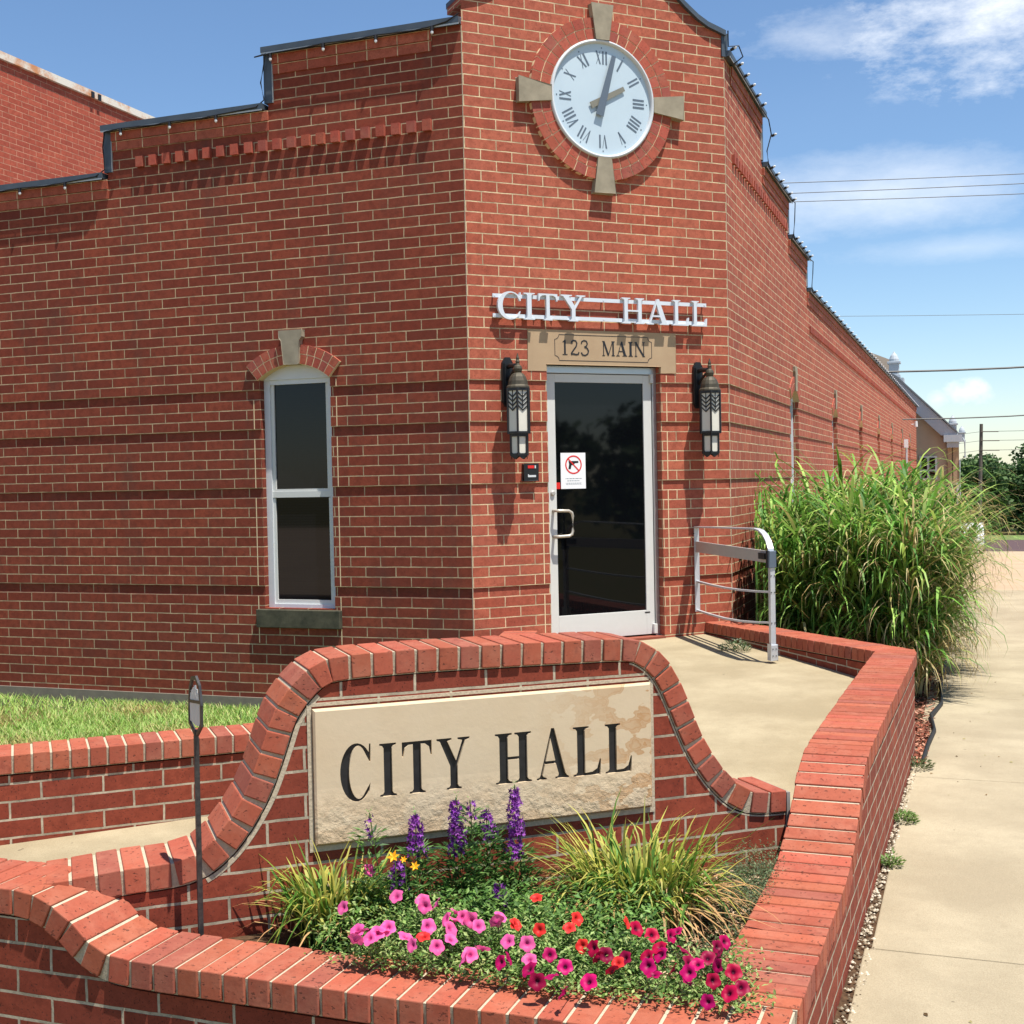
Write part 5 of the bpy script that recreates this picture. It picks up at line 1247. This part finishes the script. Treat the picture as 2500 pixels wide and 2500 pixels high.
run(.3, 1.9, 2.80, .32); cab.extend([(1.99, 2.76, .07), (2.02, 2.62, .09), (1.99, 2.45, .05), (2.0, 2.34, .06)]); bulbs.append((2.02, 2.60, .09, False))
run(2.1, 3.75, 2.315, .32); cab.extend([(3.82, 2.30, .08), (3.84, 2.10, .07), (3.81, 1.95, .06)])
run(3.9, 5.35, 1.915, .32); cab.extend([(5.45, 1.89, .08), (5.48, 1.74, .07), (5.45, 1.58, .06)])
run(5.6, 35.4, 1.535, .55)
string('string_light', FR, cab, bulbs[:98], 'string of white bulbs running along the right parapet to the far end')
# wire and little fixtures on the long wall
lt_ = thing('wall_light', 'small white floodlight high on the far end of the long wall', 'light', FR(32.1, .80, 0))
m_ = MB(); m_.tube([FR(32.1, .80, 0), FR(32.1, .80, .12)], .015, 6); m_.tube([FR(32.1, .90, .14), FR(32.1, .72, .14)], [.05, .06], 10); m_.build('lamp_head', M['frame_w'], lt_)
sp_ = thing('post_sign', 'white plate on a grey post standing by the long wall', 'sign', (2.335, 18.12, -2.9))
m_ = MB(); m_.tube([(2.335, 18.12, -3.0), (2.335, 18.12, -.25)], .022, 8); m_.build('post', M['rail_m'], sp_)
m_ = MB(); m_.box(2.295, 18.06, -.26, 2.375, 18.09, -.09); m_.build('plate', M['paper'], sp_)

# ================================================================== rear brick block at upper left
rb = thing('brick_block', 'taller red brick building behind, with rust stained white coping', 'building', (-9.1, 8, -2.6))
mb = MB(); X1 = -9.12
mb.face([(X1, -2, -2.6), (X1, 30, -2.6), (X1, 30, 5.27), (X1, -2, 5.27)], uv=[(0, 0), (32, 0), (32, 7.87), (0, 7.87)])
mb.face([(X1 - 12, -2, -2.6), (X1, -2, -2.6), (X1, -2, 5.27), (X1 - 12, -2, 5.27)], uv=[(0, 0), (12, 0), (12, 7.72), (0, 7.72)])
mb.build('wall', M['brick_far'], rb)
mb = MB(); mb.box(X1 - 12, -2.05, 5.27, X1 + .05, 30, 5.375); mb.build('coping', M['rust'], rb)
mb = MB(); mb.box(X1 + .05, 7.10, 5.26, X1 + .07, 7.16, 5.35); mb.box(X1 + .05, 7.26, 5.26, X1 + .07, 7.32, 5.35); mb.build('bracket', M['black_m'], rb)

# ================================================================== beige building beyond
bb = thing('tan_building', 'tan stucco building with grey sloping eave and white corner ornaments', 'building', (3, 38.6, -4))
mb = MB(); zg = -4.2
mb.prism([[(-6, zg), (2.98, zg), (2.98, .30), (1.0, 2.2), (-6, 6.0)]], lambda u, v, d: Vector((u, 38.6 - d, v)), -9, 0); mb.build('wall', M['stucco'], bb)
mb = MB()
mb.prism([[(3.02, .42), (3.02, .62), (1.05, 2.62), (-6, 6.9), (-6, 6.3), (1.0, 2.06), (2.5, .55)]], lambda u, v, d: Vector((u, 38.6 - d, v)), -9.3, .42); mb.build('roof', M['trim'], bb)
mb = MB(); mb.prism([[(3.06, .62), (3.06, .68), (1.05, 2.70), (-6, 7.0), (-6, 6.9), (1.05, 2.62)]], lambda u, v, d: Vector((u, 38.6 - d, v)), -9.4, .5); mb.build('roof_edge', M['trim_s'], bb)
w_ = MB(); w_.box(1.76, 38.50, -1.02, 2.36, 38.58, -.18); W1 = w_.build('window', M['frame_w'], bb)
w_ = MB(); 
for a, b in ((1.83, 2.02), (2.10, 2.29)):
    for c, d in ((-.96, -.72), (-.66, -.24)): w_.box(a, 38.48, c, b, 38.499, d)
w_.build('pane', M['glass'], W1)
w_ = MB(); w_.box(2.72, 38.46, zg, 2.86, 38.598, .45); w_.box(2.90, 38.46, zg, 3.10, 38.62, .40); w_.build('pilaster', M['lintel'], bb)
w_ = MB(); w_.box(2.6, 38.1, .30, 3.2, 38.75, .55); w_.box(2.7, 38.2, .10, 3.1, 38.7, .30); w_.build('cornice', M['trim'], bb)
for (ox, oy, oz, s) in ((2.90, 38.35, .60, .78), (3.18, 40.5, .42, .62), (.78, 41.0, 2.98, 1.05)):
    w_ = MB(); T_ = lambda p: Vector((ox + p.x * s, oy + p.y * s, oz + p.z * s)); w_.box(-.22, -.22, -.12, .22, .22, -.02, T=T_); w_.box(-.17, -.17, -.02, .17, .17, .38, T=T_); w_.box(-.23, -.23, .38, .23, .23, .46, T=T_)
    w_.lathe([(.17, .46), (.17, .55), (.12, .68), (.04, .78), (.01, .84)], T_, 12); w_.build('corner_ornament', M['trim'], bb, bevel=.02)
w_ = MB(); w_.tube([(3.22, 38.4, .45), (3.30, 38.4, .30), (3.30, 38.4, -.25), (3.12, 38.45, -.35), (3.12, 38.45, zg)], .03, 6); w_.build('downspout', M['trim'], bb)
w_ = MB(); w_.prism([[(-2.0, 2.5), (.75, 2.5), (.75, 3.62), (.0, 3.95), (-2.0, 4.8)]], lambda u, v, d: Vector((u, 43.0 - d, v)), -2, 0); w_.build('dormer', M['stucco'], bb)
for k, (a, b) in enumerate(((2.38, 2.62), (2.62, 2.86), (2.20, 2.40))):
    w_ = MB(); q = .22 + .13 * (2 - abs(k - 1)); w_.box(.78 - .42 + .06 * k, 40.6, a, .78 + .42 - .06 * k, 41.4, b - .04); w_.build('cornice', M['trim'], bb)
# black railing
rl = thing('black_railing', 'black metal railing in front of the tan building', 'railing', (3.0, 33.3, -3.6))
w_ = MB(); w_.box(1.6, 33.25, -1.24, 3.10, 33.30, -1.19); w_.box(1.6, 33.25, -2.3, 3.10, 33.30, -2.26)
for k in range(11): w_.box(1.6 + k * .145, 33.26, -2.3, 1.63 + k * .145, 33.29, -1.2)
w_.build('bars', M['black_m'], rl)
w_ = MB(); w_.box(3.08, 33.22, -3.7, 3.15, 33.30, -1.12); w_.build('post', M['rail_m'], rl)
# utility pole and wires
up = thing('utility_pole', 'tall grey wooden utility pole with three short crossarms before the trees', 'utility pole', (3.80, 65.5, -5.0))
w_ = MB(); w_.tube([(3.76, 65.5, -5.1), (3.94, 65.5, 1.88)], [.115, .095], 10); w_.build('pole', M['pole'], up)
for z, dx in ((1.45, .9), (.95, .95), (.42, .95)):
    w_ = MB(); w_.tube([(3.92, 65.4, z), (3.92 + dx, 65.4, z - .02)], .03, 6); w_.build('crossarm', M['pole'], up)
for k, (a, b, r, lab) in enumerate((((-1.94, 31.7, 8.49), (4.7, 34.16, 8.62), .012, 'uppermost thin power line in the upper sky'), ((-1.82, 31.74, 8.16), (4.7, 34.15, 8.31), .012, 'middle one of the three thin power lines in the upper sky'), ((-1.76, 31.75, 7.89), (4.7, 34.14, 7.99), .012, 'lowest of the three thin power lines in the upper sky'), ((-4.28, 52.12, 6.78), (5.13, 55.59, 6.68), .010, 'very faint single wire midway down the sky'), ((1.4, 27.5, 2.04), (4.52, 28.59, 2.08), .028, 'thick dark cable crossing above the tan building roof'), ((1.9, 27.6, .71), (4.51, 28.55, .74), .018, 'cable crossing in front of the tan eave'))):
    a, b = Vector(a), Vector(b); d = b - a; w_ = MB(); ext = [a - d * .6, a, a + d * .5 + Vector((0, 0, -.012)), b, b + d * 1.2 + Vector((0, 0, .1))]
    if k >= 4: ext[0] = a - d * .05
    w_.tube(ext, r, 5); tag(w_.build('power_line', M['cable']), lab, 'power line', 'overhead wires')
w_ = MB()
for z in (1.45, .95, .42):
    w_.tube([(4.5, 65.4, z), (14, 66, z - .1)], .012, 4); w_.tube([(3.9, 65.4, z), (-6, 60, z - 1.2)], .010, 4)
w_.build('wires', M['cable'], up)
# parked car, only its tail shows past the grass
pc = thing('parked_car', 'white parked car mostly hidden behind the tall grass', 'car', (3.12, 52.4, -4.50))
body = [(-1.9, .25), (1.9, .25), (2.1, .45), (2.15, .75), (1.9, .90), (1.25, .98), (.7, 1.38), (-.7, 1.40), (-1.35, 1.0), (-2.0, .88), (-2.1, .5)]
TCr = lambda u, v, d: Vector((3.12 + d, 52.4 + u, -4.50 + v))
w_ = MB(); w_.prism([body], TCr, -.82, .82); w_.build('body', M['car'], pc, bevel=.06)
w_ = MB(); w_.prism([[(1.18, .99), (.66, 1.32), (-.66, 1.34), (-1.25, 1.01)]], TCr, -.825, .825); w_.build('window', M['glass'], pc)
for u in (-1.25, 1.3):
    for d in (-.74, .74): w_ = MB(); w_.tube([TCr(u, .30, d - .1), TCr(u, .30, d + .1)], .32, 16); w_.build('wheel', M['tyre'], pc)

# ================================================================== trees
def tree(x, y, H, R, label, pal, n=2600, zb_=None, fs=.26, group='trees beyond the road'):
    zb_ = gz_(y) if zb_ is None else zb_; o = thing('leafy_tree', label, 'tree', (x, y, zb_), group)
    m_ = MB(); m_.tube([(x, y, zb_), (x + .1, y, zb_ + H * .3), (x, y, zb_ + H * .7)], [R * .07, R * .05, R * .02], 8)
    for k in range(6): a = k * 1.05; m_.tube([(x, y, zb_ + H * .25 + k * .1), (x + math.cos(a) * R * .6, y + math.sin(a) * R * .6, zb_ + H * .6)], [R * .03, R * .01], 6)
    m_.build('trunk', M['bark'], o); m_ = MB()
    cl_ = [(Vector((rnd.gauss(0, R * .42), rnd.gauss(0, R * .42), H * rnd.uniform(.10, .88))), R * rnd.uniform(.22, .45)) for _ in range(26)]
    for k in range(n):
        c, r = rnd.choice(cl_); v = Vector((rnd.gauss(0, 1), rnd.gauss(0, 1), rnd.gauss(0, 1))).normalized() * r * rnd.uniform(.6, 1.05); p = Vector((x, y, zb_)) + c + v
        if p.z < zb_ + .1: continue
        d = Vector((rnd.gauss(0, 1), rnd.gauss(0, 1), rnd.gauss(0, .6))).normalized(); nn = (v.normalized() + Vector((rnd.gauss(0, .5), rnd.gauss(0, .5), rnd.gauss(0, .5)))).normalized(); L = fs * rnd.uniform(.6, 1.4)
        leafq(m_, p, d, nn, L, L * .7, jit(rnd.choice(pal), .25))
    m_.build('crown', M['treeleaf'], o)
DK = [lin(82, 108, 62)[:3], lin(64, 90, 50)[:3], lin(102, 126, 78)[:3], lin(54, 76, 44)[:3]]
TL = [(1.2, 113, 7.6, 2.6, 'dark green tree seen just right of the tan building corner'), (3.2, 116, 7.4, 2.6, 'round tree behind the utility pole'), (5.4, 114, 7.2, 2.6, 'dense tree right of the utility pole'), (7.9, 116, 7.3, 2.8, 'tree at the right margin of the wood line'), (-1.6, 118, 8.4, 3.0, 'tall tree partly behind the tan building'), (4.4, 122, 8.0, 3.2, 'higher tree rising behind the utility pole row'), (8.6, 124, 8.2, 3.4, 'rear tree at the far right')]
for x, y, H, R, lab in TL: tree(x, y, H, R, lab, DK, n=3800, fs=.42)
for x, y, H, R, lab in ((29, -6.0, 4.7, 2.2, 'dark tree across the street mirrored in the middle of the door'), (31, -10.5, 4.2, 2.3, 'lower tree across the street mirrored in the door, beside the taller one'), (30, -1.5, 3.6, 2.0, 'smallest tree across the street mirrored at the right of the door')):
    tree(x, y, H, R, lab, DK, n=900, fs=.45, zb_=-2.62, group='trees across the street')
